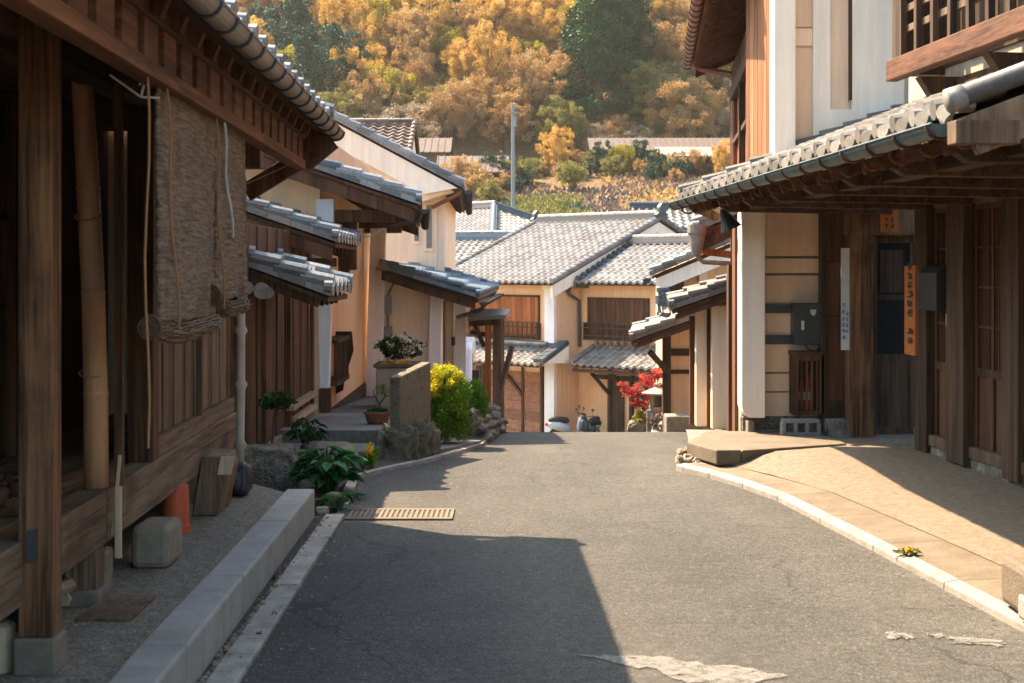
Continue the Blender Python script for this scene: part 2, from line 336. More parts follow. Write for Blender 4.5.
M['hill'] = surf('hill_ground', (.14,.075,.03), (.26,.15,.05), scale=.12, rough=1, bump=1, dist=.5, stain=(.14,.15,.03), stain_scale=.07, stain_amt=.8, detail=10, fine=3)
M['moss'] = leaf_mat('moss', [(.04,.10,.015), (.10,.20,.03)], .1)
L_ = lambda n, *s, t=.3: M.__setitem__(n, leaf_mat(n, list(s), t))
L_('lf_gold', (.36,.18,.04), (.60,.33,.065), (.78,.50,.12), (.64,.42,.16), t=.4)
L_('lf_orange', (.30,.13,.04), (.50,.25,.07), (.58,.33,.11), (.48,.32,.17), t=.4)
L_('lf_yell', (.22,.18,.012), (.42,.34,.02), (.58,.46,.03), t=.35)
L_('lf_dark', (.008,.026,.018), (.016,.052,.030), (.03,.085,.035), t=.15)
L_('lf_cedar', (.006,.022,.010), (.014,.044,.014), (.03,.075,.018), t=.1)
L_('lf_olive', (.08,.075,.02), (.18,.17,.04), (.32,.27,.07), t=.3)
L_('lf_grey', (.20,.13,.075), (.38,.27,.16), (.50,.38,.24), t=.25)
L_('lf_green', (.012,.07,.018), (.03,.15,.035), (.07,.25,.05), t=.3)
L_('lf_hedge', (.05,.14,.008), (.12,.24,.01), (.34,.40,.012), t=.35)
L_('lf_hedge_top', (.34,.34,.01), (.62,.52,.015), (.80,.66,.03), t=.35)
L_('lf_dgreen', (.012,.035,.010), (.03,.07,.015), (.07,.12,.02), t=.2)
L_('lf_red', (.32,.008,.015), (.62,.025,.03), (.80,.07,.06), t=.35)
L_('lf_flower', (.55,.45,.35), (.75,.68,.5), t=.2)
L_('lf_yflower', (.65,.32,.01), (.85,.55,.02), t=.3)
L_('lf_dry', (.18,.12,.09), (.36,.25,.19), t=.1)

def streaks(nm, amt=.16):
    """faint vertical weather streaks and grime multiplied into a wall's own colour"""
    n, l = M[nm].node_tree.nodes, M[nm].node_tree.links; b = n['Principled BSDF']
    src = b.inputs['Base Color'].links[0].from_socket
    tc = n.new('ShaderNodeTexCoord'); mp = n.new('ShaderNodeMapping'); mp.inputs['Scale'].default_value = (9, 9, .7); l.new(tc.outputs['Object'], mp.inputs['Vector'])
    t = n.new('ShaderNodeTexNoise'); t.inputs['Scale'].default_value = 1; t.inputs['Detail'].default_value = 7; t.inputs['Roughness'].default_value = .65; l.new(mp.outputs[0], t.inputs['Vector'])
    r = n.new('ShaderNodeMapRange'); r.inputs['From Min'].default_value = .35; r.inputs['From Max'].default_value = .62; r.inputs['To Min'].default_value = 1-amt; r.inputs['To Max'].default_value = 1.0; l.new(t.outputs['Fac'], r.inputs['Value'])
    sc = n.new('ShaderNodeVectorMath'); sc.operation = 'SCALE'; l.new(src, sc.inputs[0]); l.new(r.outputs[0], sc.inputs['Scale']); l.new(sc.outputs[0], b.inputs['Base Color'])
for q in ('white_c', 'white', 'cream', 'sand', 'wboard', 'tan'): streaks(q)
def road_wear(nm):
    """long darker tracks, tar-dark cracks and blotches in the asphalt"""
    n, l = M[nm].node_tree.nodes, M[nm].node_tree.links; b = n['Principled BSDF']
    src = b.inputs['Base Color'].links[0].from_socket; tc = n.new('ShaderNodeTexCoord')
    def rng(sock, a, c, lo, hi):
        r = n.new('ShaderNodeMapRange'); r.inputs['From Min'].default_value = a; r.inputs['From Max'].default_value = c; r.inputs['To Min'].default_value = lo; r.inputs['To Max'].default_value = hi; l.new(sock, r.inputs['Value']); return r.outputs[0]
    def mul(p, q):
        m = n.new('ShaderNodeMath'); m.operation = 'MULTIPLY'; l.new(p, m.inputs[0]); l.new(q, m.inputs[1]); return m.outputs[0]
    mp = n.new('ShaderNodeMapping'); mp.inputs['Scale'].default_value = (1.1, .22, 1); l.new(tc.outputs['Object'], mp.inputs['Vector'])
    a = n.new('ShaderNodeTexNoise'); a.inputs['Scale'].default_value = 1; a.inputs['Detail'].default_value = 5; l.new(mp.outputs[0], a.inputs['Vector'])
    w = n.new('ShaderNodeTexNoise'); w.inputs['Scale'].default_value = 3; w.inputs['Detail'].default_value = 5; l.new(tc.outputs['Object'], w.inputs['Vector'])
    ad = n.new('ShaderNodeVectorMath'); ad.operation = 'MULTIPLY_ADD'; l.new(w.outputs['Color'], ad.inputs[0]); ad.inputs[1].default_value = (.35,.35,.35); l.new(tc.outputs['Object'], ad.inputs[2])
    v = n.new('ShaderNodeTexVoronoi'); v.feature = 'DISTANCE_TO_EDGE'; v.inputs['Scale'].default_value = .55; l.new(ad.outputs[0], v.inputs['Vector'])
    k = rng(v.outputs['Distance'], .0, .007, .5, 1.0)
    m2 = n.new('ShaderNodeTexNoise'); m2.inputs['Scale'].default_value = .6; m2.inputs['Detail'].default_value = 3; l.new(tc.outputs['Object'], m2.inputs['Vector'])
    mask = rng(m2.outputs['Fac'], .47, .52, 0, 1)
    mix = n.new('ShaderNodeMix'); mix.data_type = 'FLOAT'; l.new(mask, mix.inputs[0]); mix.inputs[2].default_value = 1.0; l.new(k, mix.inputs[3])
    f = mul(mul(rng(a.outputs['Fac'], .35, .65, .80, 1.15), rng(w.outputs['Fac'], .35, .65, .90, 1.08)), mix.outputs[0])
    sc = n.new('ShaderNodeVectorMath'); sc.operation = 'SCALE'; l.new(src, sc.inputs[0]); l.new(f, sc.inputs['Scale']); l.new(sc.outputs[0], b.inputs['Base Color'])
road_wear('asphalt')
def tone(k, *names):
    """scale the base colours of some materials"""
    kk = k if hasattr(k, '__len__') else (k, k, k)
    for nm in names:
        for nd in M[nm].node_tree.nodes:
            if nd.type == 'VALTORGB':
                es = nd.color_ramp.elements
                if es[0].color[0] == 0 and es[-1].color[0] == 1: continue
                for e in es: e.color = tuple(min(1, e.color[i]*kk[i]) for i in range(3))+(1,)
            elif nd.type == 'MIX' and nd.data_type == 'RGBA':
                c = nd.inputs[7].default_value; nd.inputs[7].default_value = tuple(c[i]*kk[i] for i in range(3))+(1,)
tone((.54,.535,.505), 'asphalt'); tone((.50,.455,.41), 'apron'); tone(.50, 'kerb_r', 'strip', 'paint', 'stone_w')
tone(.62, 'tile', 'tile_l', 'tile_w', 'tile_b', 'tile_blue', 'ridge_d', 'rust', 'tin')
tone(.74, 'walk', 'patio', 'soil', 'granite', 'kerb', 'conc', 'steel', 'hill')
tone(.62, 'lf_gold', 'lf_orange', 'lf_yell', 'lf_olive', 'lf_grey', 'lf_red', 'lf_hedge_top', 'lf_hedge', 'lf_dry', 'lf_green')
tone(1.15, 'lf_dark'); tone((1.1,1.35,.9), 'lf_cedar'); tone(.9, 'lf_dgreen'); tone((1.6,1.6,1.4), 'lf_olive'); tone(1.3, 'lf_grey'); tone(1.1, 'lf_yell'); tone(.85, 'w_orange', 'bamboo'); tone(1.05, 'tile_l'); tone((.8,1.6,1.2), 'lf_red'); tone(.75, 'steel'); tone(1.15, 'w_dark', 'w_darky'); tone((.95,.86,.72), 'conc_old'); tone(1.3, 'lf_hedge', 'lf_hedge_top'); tone((1.24,1.22,1.12), 'lf_gold'); tone((1.1,1.2,1.3), 'lf_orange')
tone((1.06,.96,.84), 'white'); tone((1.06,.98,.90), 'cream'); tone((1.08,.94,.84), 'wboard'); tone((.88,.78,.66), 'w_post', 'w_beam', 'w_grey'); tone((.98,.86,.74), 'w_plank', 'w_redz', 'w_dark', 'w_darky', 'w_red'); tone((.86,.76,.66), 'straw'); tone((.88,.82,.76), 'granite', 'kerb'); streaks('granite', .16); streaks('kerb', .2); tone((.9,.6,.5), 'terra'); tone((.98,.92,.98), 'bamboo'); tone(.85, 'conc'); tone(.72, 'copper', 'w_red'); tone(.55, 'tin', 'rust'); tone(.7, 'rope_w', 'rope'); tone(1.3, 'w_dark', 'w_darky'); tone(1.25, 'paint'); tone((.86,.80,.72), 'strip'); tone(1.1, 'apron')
tone(.8, 'pipe_l', 'w_orange', 'sign', 'paper')
# ---------------------------------------------------------------- roofs
PROF = [(0,.045),(.12,.034),(.26,.010),(.45,0),(.64,.006),(.78,.026),(.90,.045)]
def tiles(fr, s0, s1, te, ze, run, pitch, tw=.27, th=.25, clip=None, seed=1, hgt=1.0, amp=1.0, curve=0.0):
    """tiled slope: s along the eave, rising inwards from (te, ze)"""
    rng = random.Random(seed)
    N = max(1, round((s1-s0)/tw)); Mr = max(1, round(run/th)); tw = (s1-s0)/N; th = run/Mr
    mb = MB(); rows = []
    K = len(PROF)
    def zz(r): return ze + pitch*r + curve*(r/run)**2
    xs = []
    for i in range(N):
        for f, h in PROF: xs.append((s0+(i+f)*tw, h*amp*tw/.27))
    xs.append((s1, .045*amp*tw/.27))
    def row(r, add):
        b = len(mb.v)
        for s, h in xs:
            if clip:
                a, c = clip(r); s = min(max(s, a), c)
            mb.v.append(fr.P(s, te-r, zz(r)+h+add))
        return b
    n = len(xs)
    st = .032*hgt
    prev = row(0, -.035)                                    # front skirt
    skirt = row(0, st)
    cols = [[rng.random() for _ in range(N)] for _ in range(Mr+1)]
    def strip(a, b, cr):
        for k in range(n-1):
            mb.f.append((a+k, a+k+1, b+k+1, b+k)); mb.c.append(cols[cr][min(N-1, k//K)])
    strip(prev, skirt, 0)
    cur = skirt
    for j in range(Mr):
        top = row((j+1)*th, 0.0); strip(cur, top, j)
        if j < Mr-1:
            nxt = row((j+1)*th, st); strip(top, nxt, j+1); cur = nxt
    # side skirts
    return mb
def eave_discs(fr, s0, s1, te, ze, tw=.27, r=.045, mbx=None):
    N = max(1, round((s1-s0)/tw)); tw = (s1-s0)/N; mb = mbx or MB()
    for i in range(N+1):
        s = s0 + i*tw - .02
        c = fr.P(s, te+.012, ze+.045)
        mb.tube([c, fr.P(s, te-.05, ze+.05)], r, 10)
    return mb
def ridge(fr, s0, s1, t, z, w=.24, h=.16, r=.075, layers=3, ends=True):
    mb = MB()
    for k in range(layers):
        a = w/2*(1-.12*k); fr.box(mb, s0, s1, t-a, t+a, z-.06+h*k/layers, z-.06+h*(k+1)/layers-.006)
    L = s1-s0; n = max(2, round(L/.3))
    for i in range(n):
        a = s0+L*i/n; b = s0+L*(i+1)/n
        mb.tube([fr.P(a, t, z+h-.05), fr.P(b-.012, t, z+h-.045)], r*(1+.03*(i % 2)), 10)
    return mb
def onigawara(fr, s, t, z, h=.32, w=.34, th=.07):
    mb = MB()
    pts = [(-.5,0),(.5,0),(.56,.25),(.36,.42),(.30,.75),(.12,.95),(0,1.05),(-.12,.95),(-.30,.75),(-.36,.42),(-.56,.25)]
    mb.prism([fr.P(s-th/2, t+a*w, z+b*h) for a, b in pts], fr.u*th)
    return mb
def slope(root, fr, s0, s1, te, ze, run, pitch, mat='tile', board='w_dark', verge0=True, verge1=True, tw=.27, th=.25, discs=True, rafters=True, seed=1, barge=None, bh=.14, amp=1.0, clip=None, vr=.06, hgt=1.0, rdrop=.0):
    tm = tiles(fr, s0, s1, te, ze, run, pitch, tw, th, seed=seed, amp=amp, clip=clip, hgt=hgt)
    if discs: eave_discs(fr, s0, s1, te, ze, tw, r=.042*tw/.27, mbx=tm)
    tm.build('roof_tiles', M[mat], root)
    if clip: return
    d = MB(); e = .07
    d.hexa([fr.P(s0+.03, te-.03, ze-.075), fr.P(s1-.03, te-.03, ze-.075), fr.P(s1-.03, te-run, ze+pitch*run-.075), fr.P(s0+.03, te-run, ze+pitch*run-.075),
            fr.P(s0+.03, te-.03, ze-.04), fr.P(s1-.03, te-.03, ze-.04), fr.P(s1-.03, te-run, ze+pitch*run-.04), fr.P(s0+.03, te-run, ze+pitch*run-.04)])
    d.build('roof_boards', M[board], root)
    if rafters:
        r = MB(); n = max(2, round((s1-s0)/.33))
        for i in range(n+1):
            s = s0+.1+(s1-s0-.2)*i/n
            r.beam(fr.P(s, te-.10, ze-.115+.10*pitch), fr.P(s, te-min(run, 1.6), ze-.115+pitch*min(run, 1.6)), .06, .075)
        r.build('rafters', M[board], root)
    for on, s in ((verge0, s0), (verge1, s1)):
        if not on: continue
        v = MB(); n = max(2, round(run/.21))
        sg = 1 if s == s0 else -1
        for i in range(n):                                   # a row of round tiles over the verge
            a = run*i/n; b = run*(i+1)/n
            v.tube([fr.P(s+sg*.03, te-a+.01, ze+pitch*a+.075), fr.P(s+sg*.03, te-b-.03, ze+pitch*b+.055)], vr, 10)
            p = [fr.P(s+sg*(-.02), te-a, ze+pitch*a+.035), fr.P(s+sg*(-.02), te-b+.004, ze+pitch*b+.022), fr.P(s+sg*(-.02), te-b+.004, ze+pitch*b-.03), fr.P(s+sg*(-.02), te-a, ze+pitch*a-.03)]
            v.prism(p, fr.u*sg*.02)
        v.build('verge_tiles', M[mat], root)
        if barge:
            g = MB()
            g.prism([fr.P(s+sg*.05, te-.06, ze-.08), fr.P(s+sg*.05, te-run, ze+pitch*run-.08), fr.P(s+sg*.05, te-run, ze+pitch*run-.08-bh), fr.P(s+sg*.05, te-.06, ze-.08-bh)], fr.u*sg*.045)
            g.build('bargeboard', M[barge], root)
def gutter(root, fr, s0, s1, t, z, r=.055, mat='gutter', straps=.33, hooks=False, name='gutter'):
    mb = MB(); n = 9; seg = 12
    for k in range(seg):
        a = s0+(s1-s0)*k/seg; b = s0+(s1-s0)*(k+1)/seg
        for i in range(n):
            t0 = pi+pi*i/n; t1 = pi+pi*(i+1)/n
            for rr, fl in ((r, 0), (r-.004, 1)):
                q = [fr.P(a, t+rr*cos(t0), z+rr*sin(t0)), fr.P(b, t+rr*cos(t0), z+rr*sin(t0)), fr.P(b, t+rr*cos(t1), z+rr*sin(t1)), fr.P(a, t+rr*cos(t1), z+rr*sin(t1))]
                mb.face(q if fl else q[::-1], .5)
    for s in (s0, s1): mb.prism([fr.P(s, t+r*cos(pi+pi*i/n), z+r*sin(pi+pi*i/n)) for i in range(n+1)], fr.u*.006)
    mb.tube([fr.P(s0, t+r, z), fr.P(s1, t+r, z)], .007, 6)
    g = mb.build(name, M[mat], root, smooth=False)
    k = max(1, round((s1-s0)/straps))
    for i in range(k+1):
        st = MB(); s = s0+.05+(s1-s0-.1)*i/k
        st.tube([fr.P(s, t+(r+.006)*cos(a), z+(r+.006)*sin(a)) for a in [pi+pi*j/8 for j in range(9)]], .007, 6)
        st.build('strap', M['iron'] if not hooks else M['w_red'], g)
        if hooks:
            st = MB(); st.tube([fr.P(s, t-r-.0, z-.01)]+[fr.P(s, t-r-.055+.05*cos(a), z-.045+.045*sin(a)) for a in [-.2-.26*pi*q/2 for q in range(7)]], .009, 6); st.build('hook', M['w_red'], g)
    return g
# ---------------------------------------------------------------- foliage
def leaf_cloud(mb, blobs, n, size, rng, flat=.0, elong=1.6, clump=.35):
    """n leaves spread through a set of (centre, radii) blobs; every blob has its own tone"""
    per = n // len(blobs)
    for c, rad in blobs:
        tone = rng.random()
        for i in range(per):
            while True:
                x, y, z = rng.uniform(-1,1), rng.uniform(-1,1), rng.uniform(-1,1)
                d = x*x+y*y+z*z
                if d <= 1: break
            k = (d**.5)
            k = (k**.75)/max(k, 1e-3)*(1.0 if rng.random() < .8 else rng.uniform(1.0, 1.5))
            p = Vector((c[0]+x*k*rad[0], c[1]+y*k*rad[1], c[2]+z*k*rad[2]))
            a = Vector((rng.gauss(0,1), rng.gauss(0,1), rng.gauss(0,1)*(1-flat))).normalized()
            b = a.cross(Vector((rng.gauss(0,1), rng.gauss(0,1), rng.gauss(0,1)))).normalized()
            s = size*rng.uniform(.55, 1.25)
            a = a*s*elong/2; b = b*s/2
            v = len(mb.v)
            mb.v += [p-a, p+b*.8, p+a, p-b*.8]
            mb.f.append((v, v+1, v+2, v+3)); mb.c.append(min(1, max(0, tone*.7+rng.random()*.3)))
def shrub(root, name, mat, c, rad, n, size, nb=14, seed=0, fill=.5):
    rng = random.Random(seed); mb = MB(); bl = []; nb = int(nb*1.6)
    for i in range(nb):
        a = rng.uniform(0, 2*pi); e = rng.uniform(-.8, 1)
        rr = (1-e*e)**.5 if abs(e) < 1 else 0
        k = rng.uniform(.45, .8)
        bl.append(((c[0]+rad[0]*k*cos(a)*rr, c[1]+rad[1]*k*sin(a)*rr, c[2]+rad[2]*k*e), tuple(r*fill*rng.uniform(.6, 1.1) for r in rad)))
    leaf_cloud(mb, bl, n, size, rng)
    return mb.build(name, M[mat], root)
def tree_proto(kind, mat, h, rad, n, size, seed, shape='round', trunk=.3):
    rng = random.Random(seed)
    root = thing(kind, (0,0,-500), None, None)
    W = Vector((0,0,-500)); mb = MB(); tb = MB(); bl = []
    if shape == 'cone':
        for i in range(64):
            f = rng.random()**.9; z = h*(.04+.93*f); w = rad*(1-f**1.5)+.15; a = rng.uniform(0, 2*pi); k = rng.uniform(.45, .95)
            bl.append((W+Vector((w*k*cos(a), w*k*sin(a), z)), (w*.28+.45, w*.28+.45, .9)))
    else:
        nb = 80 if shape != 'feather' else 110
        for i in range(nb):
            a = rng.uniform(0, 2*pi); e = rng.uniform(-.9, 1); q = (1-e*e)**.5; k = rng.uniform(.35, 1.0)
            ez = h*.54+h*.46*e*k
            sp = 1.0
            if shape == 'feather': bl.append((W+Vector((rad*k*q*cos(a), rad*k*q*sin(a), ez)), (rad*rng.uniform(.07,.2), rad*rng.uniform(.07,.2), h*rng.uniform(.03,.10))))
            else: bl.append((W+Vector((rad*k*q*cos(a), rad*k*q*sin(a), ez)), tuple(rad*rng.uniform(.08, .24) for _ in range(3))))
    leaf_cloud(mb, bl, n, size, rng)
    tb.tube([W, W+Vector((.1,.05,h*.35)), W+Vector((.0,.1,h*.75))], [trunk, trunk*.7, trunk*.25], 7)
    for c, r in bl[:: max(1, len(bl)//9)]:
        b0 = W+Vector((.07,.05,h*rng.uniform(.2,.45))); mid = (b0+c)/2+Vector((0,0,h*.04))
        tb.tube([b0, mid, c], [trunk*.35, trunk*.22, trunk*.06], 5)
    tb.build('trunk', M['bark'], root); mb.build('crown', M[mat], root)
    return root
def rock(root, name, mat, c, rad, seed, sub=4, amp=.25, flat=.0):
    import bmesh
    bm = bmesh.new(); bmesh.ops.create_icosphere(bm, subdivisions=sub, radius=1)
    rng = random.Random(seed); off = Vector((rng.uniform(-50,50), rng.uniform(-50,50), rng.uniform(-50,50)))
    mb = MB()
    for v in bm.verts:
        p = v.co.normalized()
        # squarish, broken shape
        q = Vector((math.copysign(abs(p.x)**.65, p.x), math.copysign(abs(p.y)**.65, p.y), math.copysign(abs(p.z)**.7, p.z)))
        k = 1+amp*mnoise.noise(p*1.3+off)+amp*.5*mnoise.noise(p*3.1+off)+amp*.2*mnoise.noise(p*8+off)
        mb.v.append(Vector(c)+Vector((q.x*rad[0], q.y*rad[1], q.z*rad[2]))*k)
    tone = rng.random()
    for f in bm.faces: mb.f.append(tuple(v.index for v in f.verts)); mb.c.append(tone)
    bm.free()
    return mb.build(name, M[mat], root, smooth=True)
# ---------------------------------------------------------------- ground levels
def rz(y):
    if y < 10: return 0.0
    if y < 17.9: return -.0079*(y-10)**2
    z = -.493-.125*(y-17.9)
    return z if y < 46 else -4.006
def gz(x, y):
    if y < 58: return rz(y)
    z = -4.006
    if y < 92: z += (y-58)/34*9.2
    elif y < 132: z += 9.2+(y-92)*.165
    elif y < 300: z += 9.2+6.6+(y-132)*.60
    else: z += 9.2+6.6+100.8
    if y > 95:
        z += 2.2*mnoise.noise(Vector((x*.05, y*.05, 0)))*min(1, (y-95)/40)
    return z
def sheet(name, mat, xs, ys, zf, kind='structure'):
    mb = MB()
    for y in ys:
        for x in xs(y): mb.v.append(Vector((x, y, zf(x, y))))
    n = len(xs(ys[0]))
    for j in range(len(ys)-1):
        for i in range(n-1):
            mb.f.append((j*n+i, j*n+i+1, (j+1)*n+i+1, (j+1)*n+i)); mb.c.append(.5)
    return tag(mb.build(name, M[mat], smooth=True), kind=kind)
def interp(tab, y):
    if y <= tab[0][0]: return tab[0][1]
    for (a, p), (b, q) in zip(tab, tab[1:]):
        if y <= b: return p+(q-p)*(y-a)/(b-a)
    return tab[-1][1]
LEFT = [(-6,-1.02),(5.34,-1.02),(8.92,-1.05),(10.3,-1.12),(10.55,-1.13),(10.78,-1.05),(11.1,-.91),(11.6,-.67),(12.35,-.44),(13.0,-.28),(14.2,-.19),(15.8,-.13),(17,-.10),(20,.1),(26,.6),(34,1.1),(46,1.4)]
RIGHT = [(-6,3.4),(0,2.85),(4,2.4),(6.05,2.18),(7.84,1.98),(9.54,1.77),(10.4,1.55),(11.05,1.26),(11.3,1.30),(13.2,1.62),(17,2.05),(20,2.4),(26,3.1),(34,3.7),(46,4.2)]
ys_g = [-60,-30,-10,0,5,8,10]+[10+.5*i for i in range(1,20)]+[20,22,25,30,35,40,43,46,50,58]+[60+2*i for i in range(1,62)]+[190,200,220,240,260,300,400,600,1200]
xs_g = [-600,-300,-180,-130,-100]+[-90+3*i for i in range(61)]+[100,130,180,300,600]
sheet('ground', 'hill', lambda y: xs_g, ys_g, lambda x, y: gz(x, y)-.06)
ys_r = [-6,-2,2,4,5,5.34,6,7,7.84,8.5,8.92,9.54]+[10+.2*i for i in range(1,50)]+[20+i for i in range(27)]
sheet('road', 'asphalt', lambda y: [interp(LEFT, y)-.06+(interp(RIGHT, y)-interp(LEFT, y)+.12)*k/10 for k in range(11)], ys_r, lambda x, y: rz(y))
ys_b = [45.2+.5*i for i in range(26)]
def slab(name, mat, poly, z0, z1, bevel=.0, kind='structure', zs=None):
    mb = MB(); n = len(poly)
    top = [(x, y, (zs(x, y) if zs else z1)) for x, y in poly]
    mb.v = [Vector((x, y, z0)) for x, y in poly]+[Vector(p) for p in top]
    mb.f = [tuple(reversed(range(n))), tuple(n+i for i in range(n))]+[(i, (i+1) % n, n+(i+1) % n, n+i) for i in range(n)]
    mb.c = [.5]*len(mb.f)
    o = mb.build(name, M[mat], bevel=bevel)
    return tag(o, kind=kind) if kind else o
# left side: sidewalk, granite kerb, channel, narrow kerb
slab('sidewalk', 'walk', [(-4.5,-6),(-1.26,-6),(-1.26,4.1),(-1.36,5.1),(-1.41,8.85),(-1.78,9.35),(-4.5,9.35)], -.3, .165)
def kerb_row(name, mat, x0f, x1f, ys, z0, z1, bev=.012, gap=.006):
    mb = MB()
    for a, b in zip(ys, ys[1:]):
        j = random.uniform(-.006, .006)
        mb.hexa([(x0f(a),a+gap,z0),(x1f(a),a+gap,z0),(x1f(b),b-gap,z0),(x0f(b),b-gap,z0),(x0f(a),a+gap,z1(a)+j),(x1f(a),a+gap,z1(a)+j),(x1f(b),b-gap,z1(b)+j),(x0f(b),b-gap,z1(b)+j)])
    return tag(mb.build(name, M[mat], bevel=bev), kind='structure')
random.seed(4)
kerb_row('granite_kerb', 'granite', lambda y: interp([(4.1,-1.26),(4.68,-1.29),(5.1,-1.355),(6.04,-1.364),(8.87,-1.405)], y), lambda y: interp([(4.68,-1.145),(5.05,-1.173),(6.04,-1.19),(8.87,-1.229)], y), [-6,-3.6,-1.2,1.2,3.1,5.15,6.35,7.75,8.87], -.2, lambda y: .19)
kerb_row('narrow_kerb', 'kerb', lambda y: interp(LEFT, y)-.118, lambda y: interp(LEFT, y), [-6,-4,-2,0,2,4,4.9,5.9,6.9,7.9,8.92], -.2, lambda y: .022, .006)
slab('drain_channel', 'soil', [(-1.18,-6),(-1.10,-6),(-1.13,8.9),(-1.25,8.9)], -.1, .012)
# thin kerb along the left edge of the road after the drain grate
ys_k = [9.25,9.8,10.3,10.55,10.78,11.1,11.6,12.35,13.0,13.6,14.2,15,15.8,17]
mb = MB()
for a, b in zip(ys_k, ys_k[1:]):
    mb.hexa([(interp(LEFT,a)-.07,a+.01,rz(a)-.15),(interp(LEFT,a)+.0,a,rz(a)-.15),(interp(LEFT,b)+.0,b,rz(b)-.15),(interp(LEFT,b)-.07,b,rz(b)-.15),
             (interp(LEFT,a)-.07,a+.01,rz(a)+.03),(interp(LEFT,a)+.0,a,rz(a)+.03),(interp(LEFT,b)+.0,b,rz(b)+.03),(interp(LEFT,b)-.07,b,rz(b)+.03)])
tag(mb.build('edge_kerb', M['kerb']), kind='structure')
# right side: kerb band, concrete strip, sloping apron
ys_k = [-6,-3,-1,1,2.6,4.1,5.2,6.05,6.9,7.84,8.7,9.54,10.1,10.6,10.95,11.08]
mb = MB()
for a, b in zip(ys_k, ys_k[1:]):
    g = .004
    mb.hexa([(interp(RIGHT,a),a+g,-.2),(interp(RIGHT,a)+.09,a+g,-.2),(interp(RIGHT,b)+.09,b-g,-.2),(interp(RIGHT,b),b-g,-.2),
             (interp(RIGHT,a)+.01,a+g,.035),(interp(RIGHT,a)+.09,a+g,.05),(interp(RIGHT,b)+.09,b-g,.05),(interp(RIGHT,b)+.01,b-g,.035)])
tag(mb.build('white_kerb', M['kerb_r'], bevel=.006), kind='structure')
STR = [(-6,.62),(0,.52),(6.05,.42),(7.84,.40),(9.54,.37),(10.1,.33),(10.6,.30),(11.08,.26)]
mb = MB()
for a, b in zip(ys_k[:-1], ys_k[1:]):
    wa = interp(STR, a); wb = interp(STR, b)
    mb.hexa([(interp(RIGHT,a)+.096,a+.006,-.2),(interp(RIGHT,a)+wa,a+.006,-.2),(interp(RIGHT,b)+wb,b,-.2),(interp(RIGHT,b)+.096,b,-.2),
             (interp(RIGHT,a)+.096,a+.006,.044),(interp(RIGHT,a)+wa,a+.006,.060),(interp(RIGHT,b)+wb,b,.060),(interp(RIGHT,b)+.096,b,.044)])
tag(mb.build('concrete_strip', M['strip']), kind='structure')
def ap_x0(y): return interp(RIGHT, y)+interp(STR, y)+.004
def ap_z(x, y):
    f = (x-ap_x0(min(y, 11.05)))/1.35; g = max(0, min(1, (y-9.3)/1.5)); g = g*g*(3-2*g)
    return .062+.085*max(0, min(1, f))**1.3*(1-g)+g*.095*min(1, max(0, f)*3.5)
ys_a = [-6,-3,0,2,4,5,6,6.5,7,7.5,8,8.5,9,9.5,10,10.3,10.6,10.8,11.0,11.35,11.7,12.0,12.3]
sheet('apron', 'apron', lambda y: [ap_x0(min(y, 11.05))+(5.2-ap_x0(min(y, 11.05)))*k/24 for k in range(25)], ys_a, ap_z)
# sunlit path past the stoop down the slope on the right
sheet('side_path', 'patio', lambda y: [interp(RIGHT, y)+.02+k*.35 for k in range(8)], [12.2+.4*i for i in range(40)], lambda x, y: rz(y)+.03)
# worn paint and pale patches on the asphalt
def blot(name, pts, mat, z=.006, seed=3):
    rng = random.Random(seed); poly = []
    n = len(pts)
    for i in range(n):
        a = Vector(pts[i]); b = Vector(pts[(i+1) % n])
        for k in range(7):
            p = a+(b-a)*k/7; poly.append((p.x+rng.uniform(-.02,.02), p.y+rng.uniform(-.03,.03), z))
    mb = MB(); mb.face(poly, .5)
    return tag(mb.build(name, M[mat]), kind='structure')
def gp(px, py, z=0.0):
    Y = F*(CAMZ-z)/(py-HZ); return ((px-512)*Y/F, Y)
blot('worn_paint', [gp(578,656), gp(650,657), gp(730,668), gp(786,676), gp(735,692), gp(690,684), gp(640,668)], 'paint')
blot('worn_paint', [gp(886,634), gp(912,635), gp(909,640), gp(890,639)], 'paint', seed=5)
blot('worn_paint', [gp(948,638), gp(1004,642), gp(1000,647), gp(955,645)], 'paint', seed=6)
blot('worn_paint', [gp(928,634), gp(942,635), gp(940,638), gp(929,637)], 'paint', seed=7)
# patio and steps on the left
slab('patio', 'patio', [(-2.9,12.2),(-1.0,12.2),(-.92,13.0),(-1.05,16.0),(-1.4,22.5),(-2.9,22.5)], -1.2, .18, zs=lambda x, y: .175-.048*(y-12.2))
slab('patio_step', 'patio', [(-2.2,11.55),(-1.12,11.6),(-1.0,12.19),(-2.2,12.19)], -.2, .07, bevel=.015)
slab('planting_bed', 'soil', [(-2.1,9.36),(-1.22,9.36),(-1.18,10.6),(-1.15,11.5),(-2.1,11.54)], -.3, .035)
slab('side_lane', 'asphalt', [(-1.16,10.62),(-.95,11.12),(-.75,11.55),(-1.12,11.58)], -.3, .012)
slab('bank', 'patio', [(-1.0,12.1),(-.70,12.05),(-.47,12.5),(-.3,13.1),(-.22,14.3),(-.18,15.8),(-.35,17.5),(-.7,24),(-1.3,24),(-1.05,16)], -1.3, 0, zs=lambda x, y: rz(y)+.05)
sheet('yard', 'patio', lambda y: [-16+2*k for k in range(16)], [17+1.0*i for i in range(44)], lambda x, y: rz(y)-.03 if y < 58 else gz(x, y)-.03)
